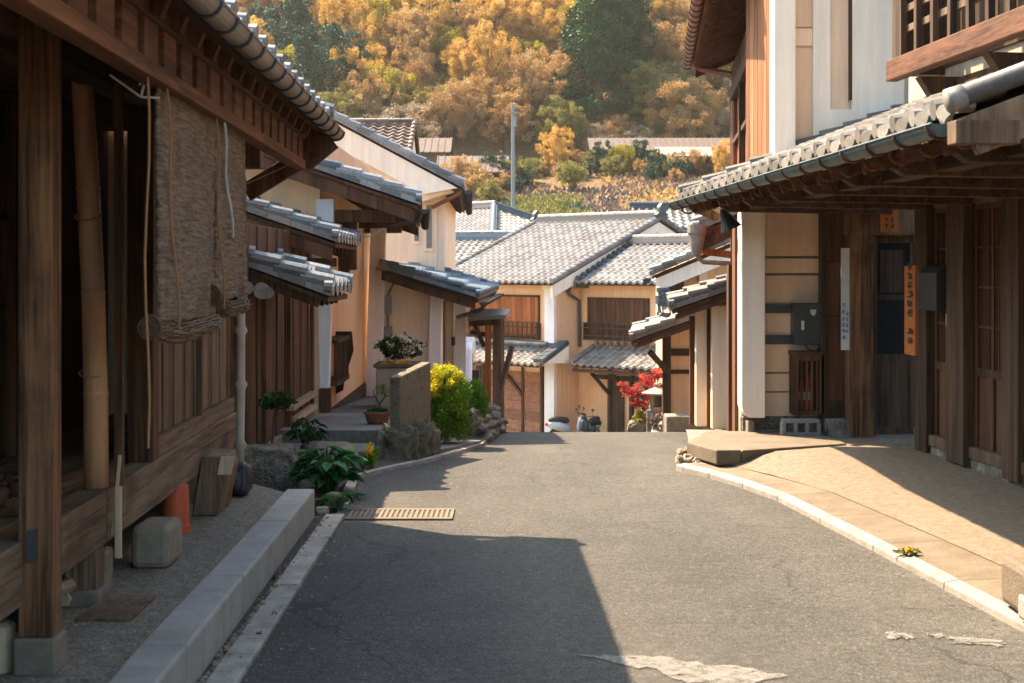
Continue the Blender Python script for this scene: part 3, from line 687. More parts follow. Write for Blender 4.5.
# ================================================================ LEFT SIDE
# ---- nearest wooden house with the raised deck
H1 = Frame((-1.54, 0), (-.028, 1), (1, 0))
def f1(y): return -1.54-.028*y
h1 = thing('wooden_house', (f1(5), 5, .165), 'dark wooden townhouse with a raised veranda deck, nearest on the left', 'house')
mb = MB()
for a, b in ((1.0,3.6),(3.61,6.0),(6.01,9.5)): H1.box(mb, a, b, -.13, 0, .40, .62)
mb.build('deck_beam', M['w_beam'], h1, bevel=.006)
mb = MB(); 
for k in range(6): H1.box(mb, 1.0, 9.45, -.82+k*.113, -.82+k*.113+.108, .575, .605)
mb.build('deck_boards', M['w_beam'], h1, bevel=.003)
for s, w, t0 in ((3.9,.13,-.14),(5.93,.13,-.14),(8.1,.13,-.14),(7.0,.12,-.40),(9.3,.13,-.14)):
    mb = MB(); H1.box(mb, s-w/2, s+w/2, t0, t0+.13, .23, .40); l = mb.build('deck_leg', M['w_grey'], h1, bevel=.004)
    mb = MB(); H1.box(mb, s-w/2-.02, s+w/2+.02, t0-.02, t0+.15, .16, .232); mb.build('foot_stone', M['stone_w'], l, bevel=.008)
mb = MB(); H1.box(mb, 4.87, 4.99, -.015, .10, .29, 2.46); p = mb.build('post', M['w_post'], h1, bevel=.006)
mb = MB(); H1.box(mb, 4.855, 5.0, -.03, .118, .16, .29); mb.build('base_stone', M['stone_w'], p, bevel=.01)
mb = MB(); H1.box(mb, 4.858, 4.87, .02, .05, .55, .66); mb.build('metal_plate', M['iron'], p)
for s, w in ((6.95,.13),(9.42,.12)):
    mb = MB(); H1.box(mb, s-w/2, s+w/2, -.13, -.003, .62, 2.42); mb.build('post', M['w_post'], h1, bevel=.005)
# plank screen between the posts
mb = MB(); n = 17
for k in range(n):
    a = 7.02+(9.36-7.02)*k/n
    H1.box(mb, a+.004, a+(9.36-7.02)/n-.004, -.075-.006*(k % 2), -.045-.006*(k % 2), .72, 2.4)
w = mb.build('plank_screen', M['w_grey'], h1, bevel=.002)
mb = MB(); H1.box(mb, 7.02, 9.36, -.09, -.02, .62, .715); H1.box(mb, 7.02, 9.36, -.043, -.020, 1.35, 1.40); mb.build('screen_rail', M['w_beam'], w, bevel=.004)
for s in (8.2,):
    mb = MB(); H1.box(mb, s-.022, s+.022, -.04, -.015, .715, 2.4); mb.build('batten', M['w_grey'], w, bevel=.002)
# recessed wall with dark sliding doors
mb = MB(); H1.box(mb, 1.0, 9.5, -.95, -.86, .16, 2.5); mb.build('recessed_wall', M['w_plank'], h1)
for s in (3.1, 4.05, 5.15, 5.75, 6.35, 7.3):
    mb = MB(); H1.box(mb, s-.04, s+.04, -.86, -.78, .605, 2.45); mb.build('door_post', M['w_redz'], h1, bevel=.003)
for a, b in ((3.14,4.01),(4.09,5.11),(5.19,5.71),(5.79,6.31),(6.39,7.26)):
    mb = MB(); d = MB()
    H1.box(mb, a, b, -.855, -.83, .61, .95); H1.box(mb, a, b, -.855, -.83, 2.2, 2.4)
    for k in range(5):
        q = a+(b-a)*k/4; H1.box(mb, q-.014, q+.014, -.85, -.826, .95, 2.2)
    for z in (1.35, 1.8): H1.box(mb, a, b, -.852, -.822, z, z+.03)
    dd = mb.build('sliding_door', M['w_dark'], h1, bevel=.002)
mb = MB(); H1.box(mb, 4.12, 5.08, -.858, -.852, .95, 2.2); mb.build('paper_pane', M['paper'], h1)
mb = MB(); H1.box(mb, 1.0, 9.35, -.9, .42, 2.46, 2.49); mb.build('soffit', M['w_beam'], h1)
mb = MB(); H1.box(mb, 1.0, 9.48, -.14, -.01, 2.34, 2.455); mb.build('head_beam', M['w_darky'], h1, bevel=.005)
# outer fascia with small rafter ends
VT = .455
mb = MB(); H1.box(mb, 1.0, 9.15, VT-.07, VT+.012, 2.20, 2.255); H1.box(mb, 1.0, 9.15, VT-.07, VT+.016, 2.395, 2.45)
fa = mb.build('eave_fascia', M['w_red'], h1, bevel=.004)
mb = MB(); s = 1.1
while s < 9.1:
    H1.box(mb, s, s+.205, VT-.05, VT, 2.256, 2.394); s += .30
mb.build('fascia_blocks', M['w_red'], fa, bevel=.003)
mb = MB(); H1.box(mb, 1.0, 9.15, VT-.065, VT-.055, 2.256, 2.394); mb.build('fascia_back', M['w_dark'], fa)
slope(h1, H1, .8, 9.3, .62, 2.50, 3.6, .40, 'tile', 'w_redz', verge0=False, barge='w_redz', seed=11)
gutter(h1, H1, .8, 9.35, .645, 2.455, r=.052)
mb = MB(); mb.beam(at(246,193,9.3), at(331,141,9.3), .05, .12); mb.beam(at(300,160,9.32), at(329,136,9.32), .06, .19); mb.build('eave_brace', M['w_redz'], h1, bevel=.004)
mb = MB(); mb.box(-1.76,-1.63,9.2,9.33,2.21,2.39); mb.build('beam_end', M['w_grey'], h1, bevel=.005)
mb = MB(); H1.box(mb, 9.40, 9.5, -1.6, -.01, .17, 2.5); mb.build('end_wall', M['cream'], h1)
mb = MB(); mb.beam(at(233,190,9.05), at(300,160,9.2), .004, .004); mb.build('wire', M['rope_w'], h1)
# bamboo-jointed downpipe at the house corner
mb = MB(); x = at(241, 300, 8.95).x
prof = [(0,.18)]; z = .18
pts = []; rr = []
zs = [.17,.42,.45,.48,.80,.83,.86,1.14,1.17,1.20,2.36]
ra = [.030,.028,.044,.028,.027,.042,.027,.027,.042,.027,.026]
for z, r in zip(zs, ra): pts.append((x-.006*(z < .5), 8.95, z)); rr.append(r)
mb.tube(pts, rr, 12); mb.build('downpipe', M['pipe_l'], h1, smooth=True)
# strut beside the bamboo and the pale batten in front of the beam
mb = MB(); mb.beam((-1.70,6.16,.62), (-1.71,6.18,2.36), .035, .035); mb.build('thin_post', M['w_plank'], h1)
mb = MB(); mb.beam((-1.655,5.98,.34), (-1.655,5.98,.64), .025, .02); mb.build('batten', M['w_light'], h1)
mb = MB(); mb.beam(at(113,535,5.99), at(120,455,6.03), .012, .012); mb.build('split_stick', M['w_light'], h1)

# ---- loose things on and under the veranda
bp = thing('bamboo_pole', (-1.775, 6.07, .62), 'thick orange-brown bamboo pole leaning on the veranda deck', 'bamboo pole')
mb = MB(); a = Vector((-1.775, 6.07, .622)); b = Vector((-1.835, 6.10, 2.38)); pts = []; rr = []
zn = [.0,.23,.47,.72,.99]
def rad(f): return .053-.007*f
for k, f in enumerate([.0,.222,.228,.234,.24,.468,.474,.480,.486,.722,.728,.734,.74,.94,1]):
    pts.append(a+(b-a)*f+Vector((.012*sin(f*4),0,0))); rr.append(rad(f)*(1.10 if k in (2,6,10) else (.96 if k in (3,7,11) else 1)))
mb.tube(pts, rr, 18); mb.build('culm', M['bamboo'], bp, smooth=True)
for z in (.28, .66):
    mb = MB(); q = a+(b-a)*z; mb.tube([q+Vector((.056*cos(t), .056*sin(t), .02*sin(t))) for t in [2*pi*i/14 for i in range(15)]], .004, 5); mb.build('tie', M['rope'], bp)
def blind(s0, s1, seed, label, roll_tilt, up=0.0):
    rng = random.Random(seed); root = thing('straw_blind', H1.P((s0+s1)/2, .41, 1.3), label, 'blind', None)
    mb = MB(); nx, nz = 30, 90
    def pt(i, j, side):
        f = i/nx; g = j/nz; s = s0+(s1-s0)*f
        zb = 1.36+up+roll_tilt*(f-.5)
        z = 2.2+(zb-2.2)*g
        w = .012*mnoise.noise(Vector((s*3, z*3, seed)))+.010*mnoise.noise(Vector((s*9, z*50, seed+5)))+.03*g*g*mnoise.noise(Vector((s*4, 7, seed)))
        fr = .012*mnoise.noise(Vector((seed*3, z*30, 1))) if i in (0, nx) else 0
        return H1.P(s+fr, .41+w+side*.012, z)
    for side in (0, 1):
        b = len(mb.v)
        for j in range(nz+1):
            for i in range(nx+1): mb.v.append(pt(i, j, side))
        for j in range(nz):
            for i in range(nx):
                q = (b+j*(nx+1)+i, b+j*(nx+1)+i+1, b+(j+1)*(nx+1)+i+1, b+(j+1)*(nx+1)+i)
                mb.f.append(q if side == 0 else q[::-1]); mb.c.append(.5)
    m = (nx+1)*(nz+1)
    for j in range(nz):
        for i, fl in ((0,0),(nx,1)):
            q = (j*(nx+1)+i, m+j*(nx+1)+i, m+(j+1)*(nx+1)+i, (j+1)*(nx+1)+i); mb.f.append(q if fl else q[::-1]); mb.c.append(.5)
    sh = mb.build('woven_sheet', M['straw'], root, smooth=True)
    # bundle rolled up at the hem, sagging and uneven
    mb = MB(); pts = []; rr = []
    for i in range(26):
        f = i/25; s = s0-.03+(s1-s0+.05)*f
        pts.append(H1.P(s, .40+.008*sin(f*5+seed), 1.335+up+roll_tilt*(f-.5)-.03*sin(pi*f)+.006*sin(7*f+seed)))
        rr.append(.036*(.92+.16*rng.random()))
    for q in range(60):
        a0 = q*2.4; r0 = .036*((q+.5)/60)**.5*1.1; st_pts = []; e0 = rng.uniform(-.012,.012); e1 = rng.uniform(-.03,.04)
        for i, c in enumerate(pts):
            e = e0*(1-i/25)+e1*(i/25); w = rr[i]/.036
            st_pts.append(c+H1.u*e+H1.n*cos(a0)*r0*w+Vector((0,0,sin(a0)*r0*w+.004*rng.uniform(-1,1))))
        mb.tube(st_pts, .0045, 4)
    mb.build('rolled_hem', M['straw'], root, smooth=False)
    # spiral end of the roll
    mb = MB(); c = pts[0]-H1.u*.03
    sp = []
    for i in range(50):
        a = i*.42; r = .008+.00075*i; sp.append(c+H1.n*cos(a)*r+Vector((0,0,sin(a)*r)))
    mb.tube(sp, .0055, 5); mb.tube([c+H1.u*.002, c+H1.u*.03], .043, 14); mb.build('roll_end', M['w_darky'], root)
    return root
blind(5.06, 6.22, 3, 'weathered brown straw blind, nearer of the two, with its hem rolled up', -.02)
blind(6.20, 7.02, 8, 'weathered straw blind with a white cord, farther of the two', -.06, .07)
def cord(s, z0, z1, mat, label, drift=0):
    mb = MB(); pts = []
    for k in range(9):
        f = k/8; pts.append(H1.P(s+drift*f, .445+.008*sin(f*9), z0+(z1-z0)*f))
    mb.tube(pts, .0045 if mat == 'rope' else .006, 6)
    return tag(mb.build('cord', M[mat], loc=H1.P(s, .44, z1)), label, 'cord')
cord(5.07, 2.24, 1.33, 'rope', 'straw-coloured cord near the front edge of the nearer blind', .22)
cord(6.05, 2.24, 1.38, 'rope', 'straw-coloured cord down the farther blind beside its white cord', .20)
cord(6.23, 2.24, 1.70, 'rope_w', 'short white cord hanging over the farther blind', .25)
cord(4.78, 2.24, .95, 'rope', 'thin straw-coloured cord hanging in the gap before the nearer blind', .0)
mb = MB()
for a, b in (((110,75),(141,97)),((141,97),(160,98)),((141,97),(146,78)),((146,78),(139,85))): mb.beam(at(*a, 5.02), at(*b, 5.02), .007, .007)
tag(mb.build('knotted_rope', M['rope_w'], loc=at(141,97,5.02)), 'pale rope knotted under the eave beside the blind', 'rope')
r = rock(None, 'granite_block', 'stone_w', (0,0,0), (1,1,1), 1, 2) if False else None
mb = MB(); mb.box(-1.765,-1.585,6.58,6.86,.165,.365); tag(mb.build('granite_block', M['stone_w'], bevel=.03, loc=(-1.68,6.7,.165)), 'rough squared tan stone block under the veranda edge', 'stone block')
mb = MB(); mb.box(-1.86,-1.775,6.05,6.2,.165,.40); mb.box(-1.775,-1.72,6.02,6.15,.165,.36); tag(mb.build('stone_slab', M['stone_w'], bevel=.02, loc=(-1.8,6.1,.165)), 'upright stone slab standing behind the front deck leg', 'stone')
tp = thing('plant_pot', (-1.775,7.5,.165), 'orange plastic plant pot turned upside down under the veranda', 'plant pot')
mb = MB(); mb.lathe((-1.775,7.5,.167), [(.078,0),(.078,.035),(.072,.037),(.071,.10),(.066,.25),(.0,.251)], 24); mb.build('body', M['terra'], tp, smooth=False)
mb = MB(); mb.lathe((-1.775,7.5,.204), [(.071,0),(.073,.006),(.071,.012)], 24); mb.build('rim', M['terra'], tp)
mb = MB(); mb.prism([(-1.80,8.0,.17),(-1.66,8.0,.17),(-1.60,8.0,.42),(-1.62,8.0,.50),(-1.74,8.0,.50)], (0,.35,0)); wb = mb.build('wooden_box', M['w_grey'], bevel=.006, loc=(-1.7,8.1,.17)); tag(wb, 'leaning wooden box with a pale top board below the deck', 'box')
mb = MB(); mb.prism([(-1.655,7.985,.40),(-1.58,7.985,.40),(-1.56,7.985,.50),(-1.635,7.985,.50)], (0,.02,0)); mb.build('pale_board', M['w_light'], wb)
r_ = rock(None, 'rubbish_bag', 'black', (-1.66,8.75,.26), (.055,.10,.10), 9, 3, .3); tag(r_, 'black plastic bag stuffed behind the wooden box', 'bag')
mb = MB(); mb.lathe((-1.80,4.93,.165), [(.075,0),(.08,.05),(.074,.155),(.05,.168),(0,.17)], 20); tag(mb.build('tree_stump', M['w_light'], loc=(-1.80,4.93,.165)), 'pale round log stump at the lower left corner', 'stump')
fr_ = thing('framed_pane', (-1.80,5.35,.165), 'dark glass pane in a grey frame leaning behind the stump', 'glass pane')
mb = MB(); mb.box(-1.97,-1.70,5.35,5.37,.165,.185); mb.box(-1.72,-1.70,5.35,5.37,.165,.42); mb.box(-1.97,-1.70,5.35,5.37,.40,.42); mb.build('frame', M['steel'], fr_)
mb = MB(); mb.box(-1.97,-1.72,5.355,5.362,.185,.40); mb.build('pane', M['glass'], fr_)
mb = MB(); mb.box(-1.72,-1.50,5.6,6.0,.166,.178); tag(mb.build('flat_board', M['w_grey'], loc=(-1.6,5.8,.166)), 'thin grey board lying on the ground behind the big post', 'board')
fw = thing('firewood', (-1.95,5.9,.17), 'short split logs heaped under the deck behind the stump', 'firewood')
rng = random.Random(5)
for k in range(9):
    mb = MB(); p = Vector((-2.05+.07*(k % 4), 5.8+rng.uniform(-.1,.1), .20+.06*(k//4))); mb.tube([p, p+Vector((rng.uniform(-.05,.05), .28, rng.uniform(-.02,.02)))], .032, 6); mb.build('log', M['w_light'], fw)
bs = thing('basket', (-1.93,5.55,.61), 'shallow basket of brown pine cones on the veranda deck', 'basket')
mb = MB(); mb.lathe((-1.93,5.55,.61), [(.12,0),(.17,.07),(.175,.075),(.165,.07),(.11,.01),(0,.01)], 24); mb.build('bowl', M['w_grey'], bs)
for k in range(16):
    a = k*2.4; r0 = .03+.0075*k
    o = rock(bs, 'pine_cone', 'w_redz', (-1.93+r0*cos(a), 5.55+r0*sin(a), .68+.05*(1-k/16)), (.032,.032,.038), k, 2, .5); o['_s'] = 1
mb = MB(); mb.prism([(-1.80,5.3,.612),(-1.76,5.3,.612),(-1.785,5.3,.70)], (0,.05,0)); tag(mb.build('paper_card', M['paper'], loc=(-1.78,5.3,.612)), 'small white folded card on the deck beside the basket', 'card')

# ---- low plank house with two small tiled roofs
H2 = Frame((-1.90, 0), (-.008, 1), (1, 0))
h2 = thing('plank_house', (-1.98,10,.03), 'low dark plank lean-to with small tiled roofs behind the jointed downpipe', 'lean-to')
mb = MB(); n = 19
for k in range(n):
    a = 9.65+(14.3-9.65)*k/n; H2.box(mb, a+.006, a+(14.3-9.65)/n-.006, -.03-.012*(k % 2), 0-.012*(k % 2), .12, 1.9)
mb.build('plank_wall', M['w_plank'], h2, bevel=.003)
mb = MB(); H2.box(mb, 9.6, 14.4, -1.6, -.05, 0, 1.85); mb.build('back_wall', M['w_dark'], h2)
mb = MB(); H2.box(mb, 9.6, 14.35, -.06, .03, .02, .14); mb.build('sill', M['stone_w'], h2, bevel=.01)
for s in (9.7, 11.4, 12.7, 14.25):
    mb = MB(); H2.box(mb, s-.05, s+.05, -.03, .03, .14, 1.6); mb.build('post', M['w_post'], h2, bevel=.004)
mb = MB(); H2.box(mb, 12.6, 14.2, .0, .07, .30, .345); H2.box(mb, 12.9, 14.2, .0, .07, .17, .215); mb.build('rail', M['w_light'], h2, bevel=.003)
slope(h2, H2, 10.75, 12.2, .62, 1.38, .80, .36, 'tile', 'w_dark', seed=21, tw=.30, th=.24, vr=.062, amp=1.3, hgt=1.3)
mb = MB(); 
for (px, py, r) in ((262,291,.062),(268,293,.045),(247,288,.05)): mb.tube([at(px,py,10.55), at(px-3,py-2,11.3)], r, 14)
mb.build('ridge_end_tiles', M['tile_w'], h2)
slope(h2, H2, 12.85, 14.9, .43, 1.83, 1.7, .34, 'tile', 'w_redz', seed=22, barge='w_redz', bh=.12, vr=.055)
mb = MB(); H2.box(mb, 12.95, 13.05, -1.3, .4, 1.58, 1.66); mb.build('eave_beam', M['w_redz'], h2)

# ---- plastered house with white sleeve walls
H3 = Frame((-2.0, 0), (-.002, 1), (1, 0))
h3 = thing('plastered_house', (-2.03,15,.05), 'cream plastered house with white sleeve walls and a low tiled eave', 'house')
mb = MB(); H3.box(mb, 15.05, 20.4, -2.6, 0, -.25, 3.0); mb.build('wall', M['sand'], h3)
mb = MB(); H3.box(mb, 15.04, 20.42, -.02, .05, -.3, .0); H3.box(mb, 20.2, 20.42, -.4, .06, -.30, -.19); mb.build('base_board', M['w_dark'], h3)
def sleeve(root, y, th, x0b, x1b, x0t, x1t, z0, z1, mat='white_c'):
    mb = MB(); mb.prism([(x0b,y,z0),(x1b,y,z0),(x1t,y,z1),(x0t,y,z1)], (0,th,0)); return mb.build('sleeve_wall', M[mat], root, bevel=.01)
p = lambda px, Y: (px-512)*Y/F
sleeve(h3, 15.0, .12, p(320,15), p(329,15), p(316,15), p(334,15), .30, 2.3)
sleeve(h3, 19.4, .14, p(365,19.4), p(382,19.4), p(371,19.4), p(386,19.4), -.19, 2.4)
mb = MB(); mb.box(p(319,15), p(330,15), 15.0, 15.12, .05, .295); mb.build('post_foot', M['w_redz'], h3)
H3r = Frame((-1.124, 0), (-.06, 1), (1, 0))
slope(h3, H3r, 14.6, 20.6, 1.06, 2.25, 2.5, .34, 'tile', 'w_redz', seed=31, barge='w_redz', bh=.13, vr=.06)
mb = MB()
for s in (15.1, 17.3, 19.6): H3.box(mb, s, s+.12, -.1, .78-.058*(s-15), 2.06, 2.19)
H3r.box(mb, 14.8, 20.4, .78, .88, 2.192, 2.30)
mb.build('eave_beams', M['w_redz'], h3, bevel=.004)
for k, (px, z0, z1) in enumerate(((340,1.7,2.2),(350,1.55,2.2),(343,1.35,1.75))):
    mb = MB(); mb.box(p(px-5,15.3), p(px+6,15.3), 15.3, 15.42, z0, z1); mb.build('bracket', M['w_redz'], h3, bevel=.01)
gutter(h3, H3r, 14.7, 20.5, 1.10, 2.18, r=.045, mat='iron')
mb = MB(); mb.tube([at(421,212,14.8), at(418,220,14.85), at(391,226,15.2)], .028, 8); mb.build('drainpipe', M['iron'], h3)
mb = MB(); mb.tube([at(358,208,15.2)]+[at(358+k*2.2, 233+4*sin(k/8*pi), 15.1) for k in range(9)]+[at(384,228,15)], .006, 5); mb.build('cable', M['rope_w'], h3)
bw = MB(); H3.box(bw, 15.3, 16.4, .0, .16, .30, .35); H3.box(bw, 15.3, 16.4, .0, .16, .76, .80)
lb = bw.build('lattice_bay', M['w_dark'], h3)
bw = MB()
for k in range(8): H3.box(bw, 15.32+k*.15, 15.35+k*.15, .11, .15, .35, .76)
bw.build('lattice_bars', M['w_plank'], lb)
bw = MB(); bw.prism([H3.P(16.4,0,.84), H3.P(16.4,.18,.84), H3.P(16.4,.20,.62), H3.P(16.4,.10,.30), H3.P(16.4,.08,.16), H3.P(16.4,0,.12)], H3.u*.08); bw.build('bay_bracket', M['w_dark'], lb)

# ---- tall gabled white house
H4 = Frame((-.60, 0), (-.028, 1), (1, 0))
h4 = thing('white_gabled_house', (-1.3,24,-1.2), 'tall cream house with a long white-edged gable and two slot windows', 'house')
mb = MB(); x0 = -1.27; Y = 24.0
mb.prism([(-9.5,Y,-1.6),(x0,Y,-1.6),(x0,Y,3.0),(-5.2,Y,5.05),(-9.5,Y,2.8)], (0,8,0)); mb.build('wall', M['cream'], h4)
slope(h4, H4, 23.4, 32.3, .46, 2.92, 4.5, .53, 'tile', 'w_dark', seed=41, vr=.07)
H4b = Frame((-9.6-.6, 0), (-.028, 1), (-1, 0))
slope(h4, H4b, 23.4, 32.3, 0, 2.92, 4.55, .53, 'tile', 'w_dark', seed=42, vr=.07, rafters=False)
ridge(H4, 23.4, 32.3, -4.05, 5.38, w=.3, h=.25, r=.09).build('ridge', M['tile'], h4)
mb = MB(); mb.prism([H4.P(23.42,.36,2.90), H4.P(23.42,-4.04,5.24), H4.P(23.42,-4.04,4.84), H4.P(23.42,-.20,2.80)], H4.u*.10); mb.build('white_bargeboard', M['white'], h4)
mb = MB(); mb.prism([H4.P(23.53,.38,2.88), H4.P(23.53,-1.6,3.93), H4.P(23.53,-1.6,3.4), H4.P(23.53,-.66,2.9), H4.P(23.53,-.52,2.62), H4.P(23.53,-.30,2.66), H4.P(23.53,.0,2.76)], H4.u*.5); mb.build('plaster_cove', M['cream'], h4)
mb = MB(); mb.box(p(385,23.6), p(398,23.6), 23.6, 24.0, 3.1, 3.28); mb.build('purlin_end', M['white'], h4)
for (a, b, c, d) in ((412.5,420,223,244),(424.5,433,203,251)):
    mb = MB(); mb.box(p(a,24), p(b,24), 23.97, 24.01, CAMZ-(d-HZ)*24/F, CAMZ-(c-HZ)*24/F); w = mb.build('slot_window', M['white'], h4)
    mb = MB(); mb.box(p(a+2,24), p(b-1,24), 23.955, 23.97, CAMZ-(d-3-HZ)*24/F, CAMZ-(c+2-HZ)*24/F); mb.build('pane', M['conc'], w)
gutter(h4, H4, 23.45, 32.2, .53, 2.86, r=.06, mat='iron')
mb = MB(); mb.tube([at(461,190,23.5), at(457,195,23.5), at(449,199,23.55), at(433,207,23.9)], .035, 8); mb.build('drainpipe', M['pipe'], h4)
mb = MB(); mb.box(p(438,24), p(444,24), 24.1, 24.2, -1.5, 2.7); mb.build('corner_strip', M['white'], h4)
# rear block with the brown tiled roof
H6 = Frame((-6.6, 34), (1, 0), (0, -1))
h6 = thing('brown_roofed_house', (-4.3,34,-2.6), 'house with a brown pantiled roof rising behind the white gable', 'house')
slope(h6, H6, 0, 4.22, 1.1, 4.0, 2.2, .52, 'tile_b', 'w_dark', seed=61, tw=.25, th=.19, rafters=False, hgt=1.6, amp=1.2)
ridge(H6, 0, 4.15, -1.1, 5.15, w=.3, h=.10, r=.10).build('ridge', M['tile_b'], h6)
mb = MB(); mb.prism([(-2.44,33.1,-2.5),(-2.44,37.2,-2.5),(-2.44,37.2,3.9),(-2.44,35.1,5.05),(-2.44,33.1,3.9)], (-4,0,0)); mb.build('wall', M['cream'], h6)
H6b = Frame((-6.6, 36.2), (1, 0), (0, 1))
slope(h6, H6b, 0, 4.22, 1.1, 4.0, 2.2, .52, 'tile_b', 'w_dark', seed=62, tw=.25, th=.19, rafters=False)

# ---- lower annex with a blue-grey pent roof
H5 = Frame((-1.0, 0), (0, 1), (1, 0))
h5 = thing('annex_house', (-1.2,19.5,-.5), 'cream annex with a blue-grey tiled pent roof and flared white pilasters', 'annex')
mb = MB(); mb.prism([(-1.79,19.6,-1.2),(-1.0,19.6,-1.2),(-1.0,19.6,1.28),(-1.7,19.6,1.5),(-1.79,19.6,1.5)], (0,6.4,0)); mb.build('wall', M['cream'], h5)
H5r = Frame((-1.475, 0), (.025, 1), (1, 0))
slope(h5, H5r, 19.0, 26.2, .57, 1.20, 1.32, .30, 'tile_blue', 'w_dark', seed=51, vr=.05, tw=.3, th=.3, barge='w_dark', bh=.10, hgt=1.5)
ridge(H5r, 18.95, 26.2, -.72, 1.60, w=.2, h=.06, r=.065, layers=1).build('ridge', M['tile_w'], h5)
sleeve(h5, 19.45, .15, p(425,19.4), p(439,19.4), p(430,19.4), p(442,19.4), -.75, 1.24)
sleeve(h5, 24.2, .2, p(450,24.2), p(465,24.2), p(456,24.2), p(466,24.2), -1.3, 1.1)
mb = MB()
for k in range(6): H5.box(mb, 20.6+k*.5, 21.08+k*.5, .0, .035, -1.0, 1.1)
mb.build('plank_door', M['w_grey'], h5, bevel=.004)
mb = MB(); H5.box(mb, 22.6, 22.9, .036, .09, .35, .48); mb.build('vent_box', M['black'], h5)
gutter(h5, H5r, 19.05, 26.1, .62, 1.12, r=.05, mat='iron')
mb = MB(); mb.tube([at(484,304,19.2), at(482,309,19.25), at(474,312,19.3), at(458,317,19.8)], .03, 8); mb.build('drainpipe', M['iron'], h5)
mb = MB(); mb.box(p(385,19.5), p(391,19.5), 19.5, 19.6, .95, 1.2); mb.box(p(384.5,19.5), p(392,19.5), 19.48, 19.6, .60, .78); mb.tube([(p(388,19.55),19.55,-.3),(p(388,19.55),19.55,1.2)], .02, 8); mb.tube([(p(388,19.55),19.55,1.2),(p(394,19.5),19.5,1.38)], .015, 8)
mb.build('meter_pipe', M['steel'], h5)

# ---- planting, walls and pots along the left
def put_rock(name, mat, c, rad, seed, label, amp=.25, cat='rock', group=None): return tag(rock(None, name, mat, c, rad, seed, 4, amp), label, cat, group)
put_rock('rock', 'stone', (-1.70,10.0,.13), (.21,.30,.20), 2, 'large dark grey boulder beside the end of the granite kerb')
put_rock('rock', 'stone_w', (-1.33,10.75,.11), (.16,.22,.13), 3, 'sunlit-topped brown rock behind the broad-leaved plant')
put_rock('rock', 'stone', (-1.16,9.35,.03), (.085,.09,.055), 4, 'small grey rock under the broad-leaved plant beside the drain grate')
put_rock('rock', 'stone', (-1.20,10.35,.07), (.07,.09,.07), 6, 'small dark rock between the two sunlit rocks and the lane')
put_rock('rock', 'stone_w', (-1.52,10.95,.14), (.12,.14,.10), 7, 'reddish rock at the foot of the plank lean-to')
put_rock('rock', 'stone_w', (-1.20,8.99,.02), (.04,.05,.035), 8, 'little rounded stone at the end of the granite kerb')
def leafy(name, c, label, n, r, h, size, mat, seed, cat='plant'):
    rng = random.Random(seed); root = thing(name, c, label, cat); st = MB(); lf = MB()
    for i in range(n):
        a = rng.uniform(0, 2*pi); q = r*rng.random()**.6; tip = Vector(c)+Vector((q*cos(a), q*sin(a), h*rng.uniform(.35, 1)*(1-.35*q/r)))
        b0 = Vector(c)+Vector((q*.25*cos(a), q*.25*sin(a), 0))
        st.tube([b0, (b0+tip)/2+Vector((0,0,.03)), tip], [.006,.005,.003], 5)
        d = Vector((cos(a)+rng.gauss(0,.4), sin(a)+rng.gauss(0,.4), rng.uniform(-.5,.3))).normalized(); w = d.cross(Vector((0,0,1))).normalized(); L = size*rng.uniform(.7,1.2)
        up = w.cross(d).normalized(); m = tip+d*L*.5
        tone = rng.random()
        for sg in (-1, 1):
            lf.face([tip, tip+d*L*.25+w*sg*L*.26+up*.015, m+w*sg*L*.30+up*.012, tip+d*L*.8+w*sg*L*.16-up*.01, tip+d*L-up*.03, m-up*.008][::sg], tone)
    st.build('stems', M['lf_dgreen'], root); lf.build('leaves', M[mat], root); return root
leafy('broad_leaved_plant', (-1.27,9.75,.03), 'glossy broad-leaved green plant spilling over the rocks by the road', 120, .19, .33, .12, 'lf_green', 4)
leafy('broad_leaved_plant', (-1.12,9.15,.02), 'few broad green leaves beside the drain grate', 9, .10, .12, .10, 'lf_green', 9)
leafy('low_plant', (-1.58,10.95,.2), 'dark leafy plant growing before the plank wall', 60, .11, .22, .07, 'lf_dgreen', 14)
st_ = thing('small_tree', (-1.74,10.4,.2), 'small potted tree with a thin trunk and rounded dark crown by the plank wall', 'small tree')
mb = MB(); mb.tube([(-1.76,10.4,.2),(-1.745,10.4,.38),(-1.73,10.42,.55)], [.012,.010,.007], 7); mb.tube([(-1.745,10.4,.4),(-1.70,10.38,.52)], .006, 6); mb.build('trunk', M['bark'], st_)
shrub(st_, 'crown', 'lf_dgreen', (-1.735,10.4,.585), (.12,.11,.075), 700, .028, 12, 5)
yf = thing('yellow_flowers', (-1.10,11.05,.03), 'tuft of small yellow flowers beside the lane', 'flowers')
shrub(yf, 'leaves', 'lf_hedge', (-1.08,11.05,.10), (.06,.06,.09), 260, .022, 7, 6); shrub(yf, 'blossoms', 'lf_yflower', (-1.10,11.0,.16), (.04,.04,.07), 60, .025, 7, 7)
ct = thing('concrete_wall_end', (-.82,11.75,0), 'stub of mossy concrete wall on a rough stone footing, left of the hedge', 'wall')
A = Vector((-.905,11.5,0)); B = Vector((-.69,12.25,0)); FW = Frame(A, B-A, (1,-.3)); L = (B-A).length
mb = MB(); n = 40; 
mb.prism([FW.P(0,0,.24), FW.P(L*.97,0,.20), FW.P(L*.97,0,.76), FW.P(0,0,.685)], FW.n*-.09); mb.build('concrete_panel', M['conc_old'], ct, bevel=.012)
for k in range(3):
    rock(ct, 'footing_stone', 'conc_old', tuple(FW.P(.11+.27*k, -.07, .07)), (.15,.12,.20), 20+k, 5, .55)
hd = thing('yellow_hedge', (-.58,13.0,-.05), 'rounded yellow-tipped green hedge beside the concrete wall stub', 'hedge')
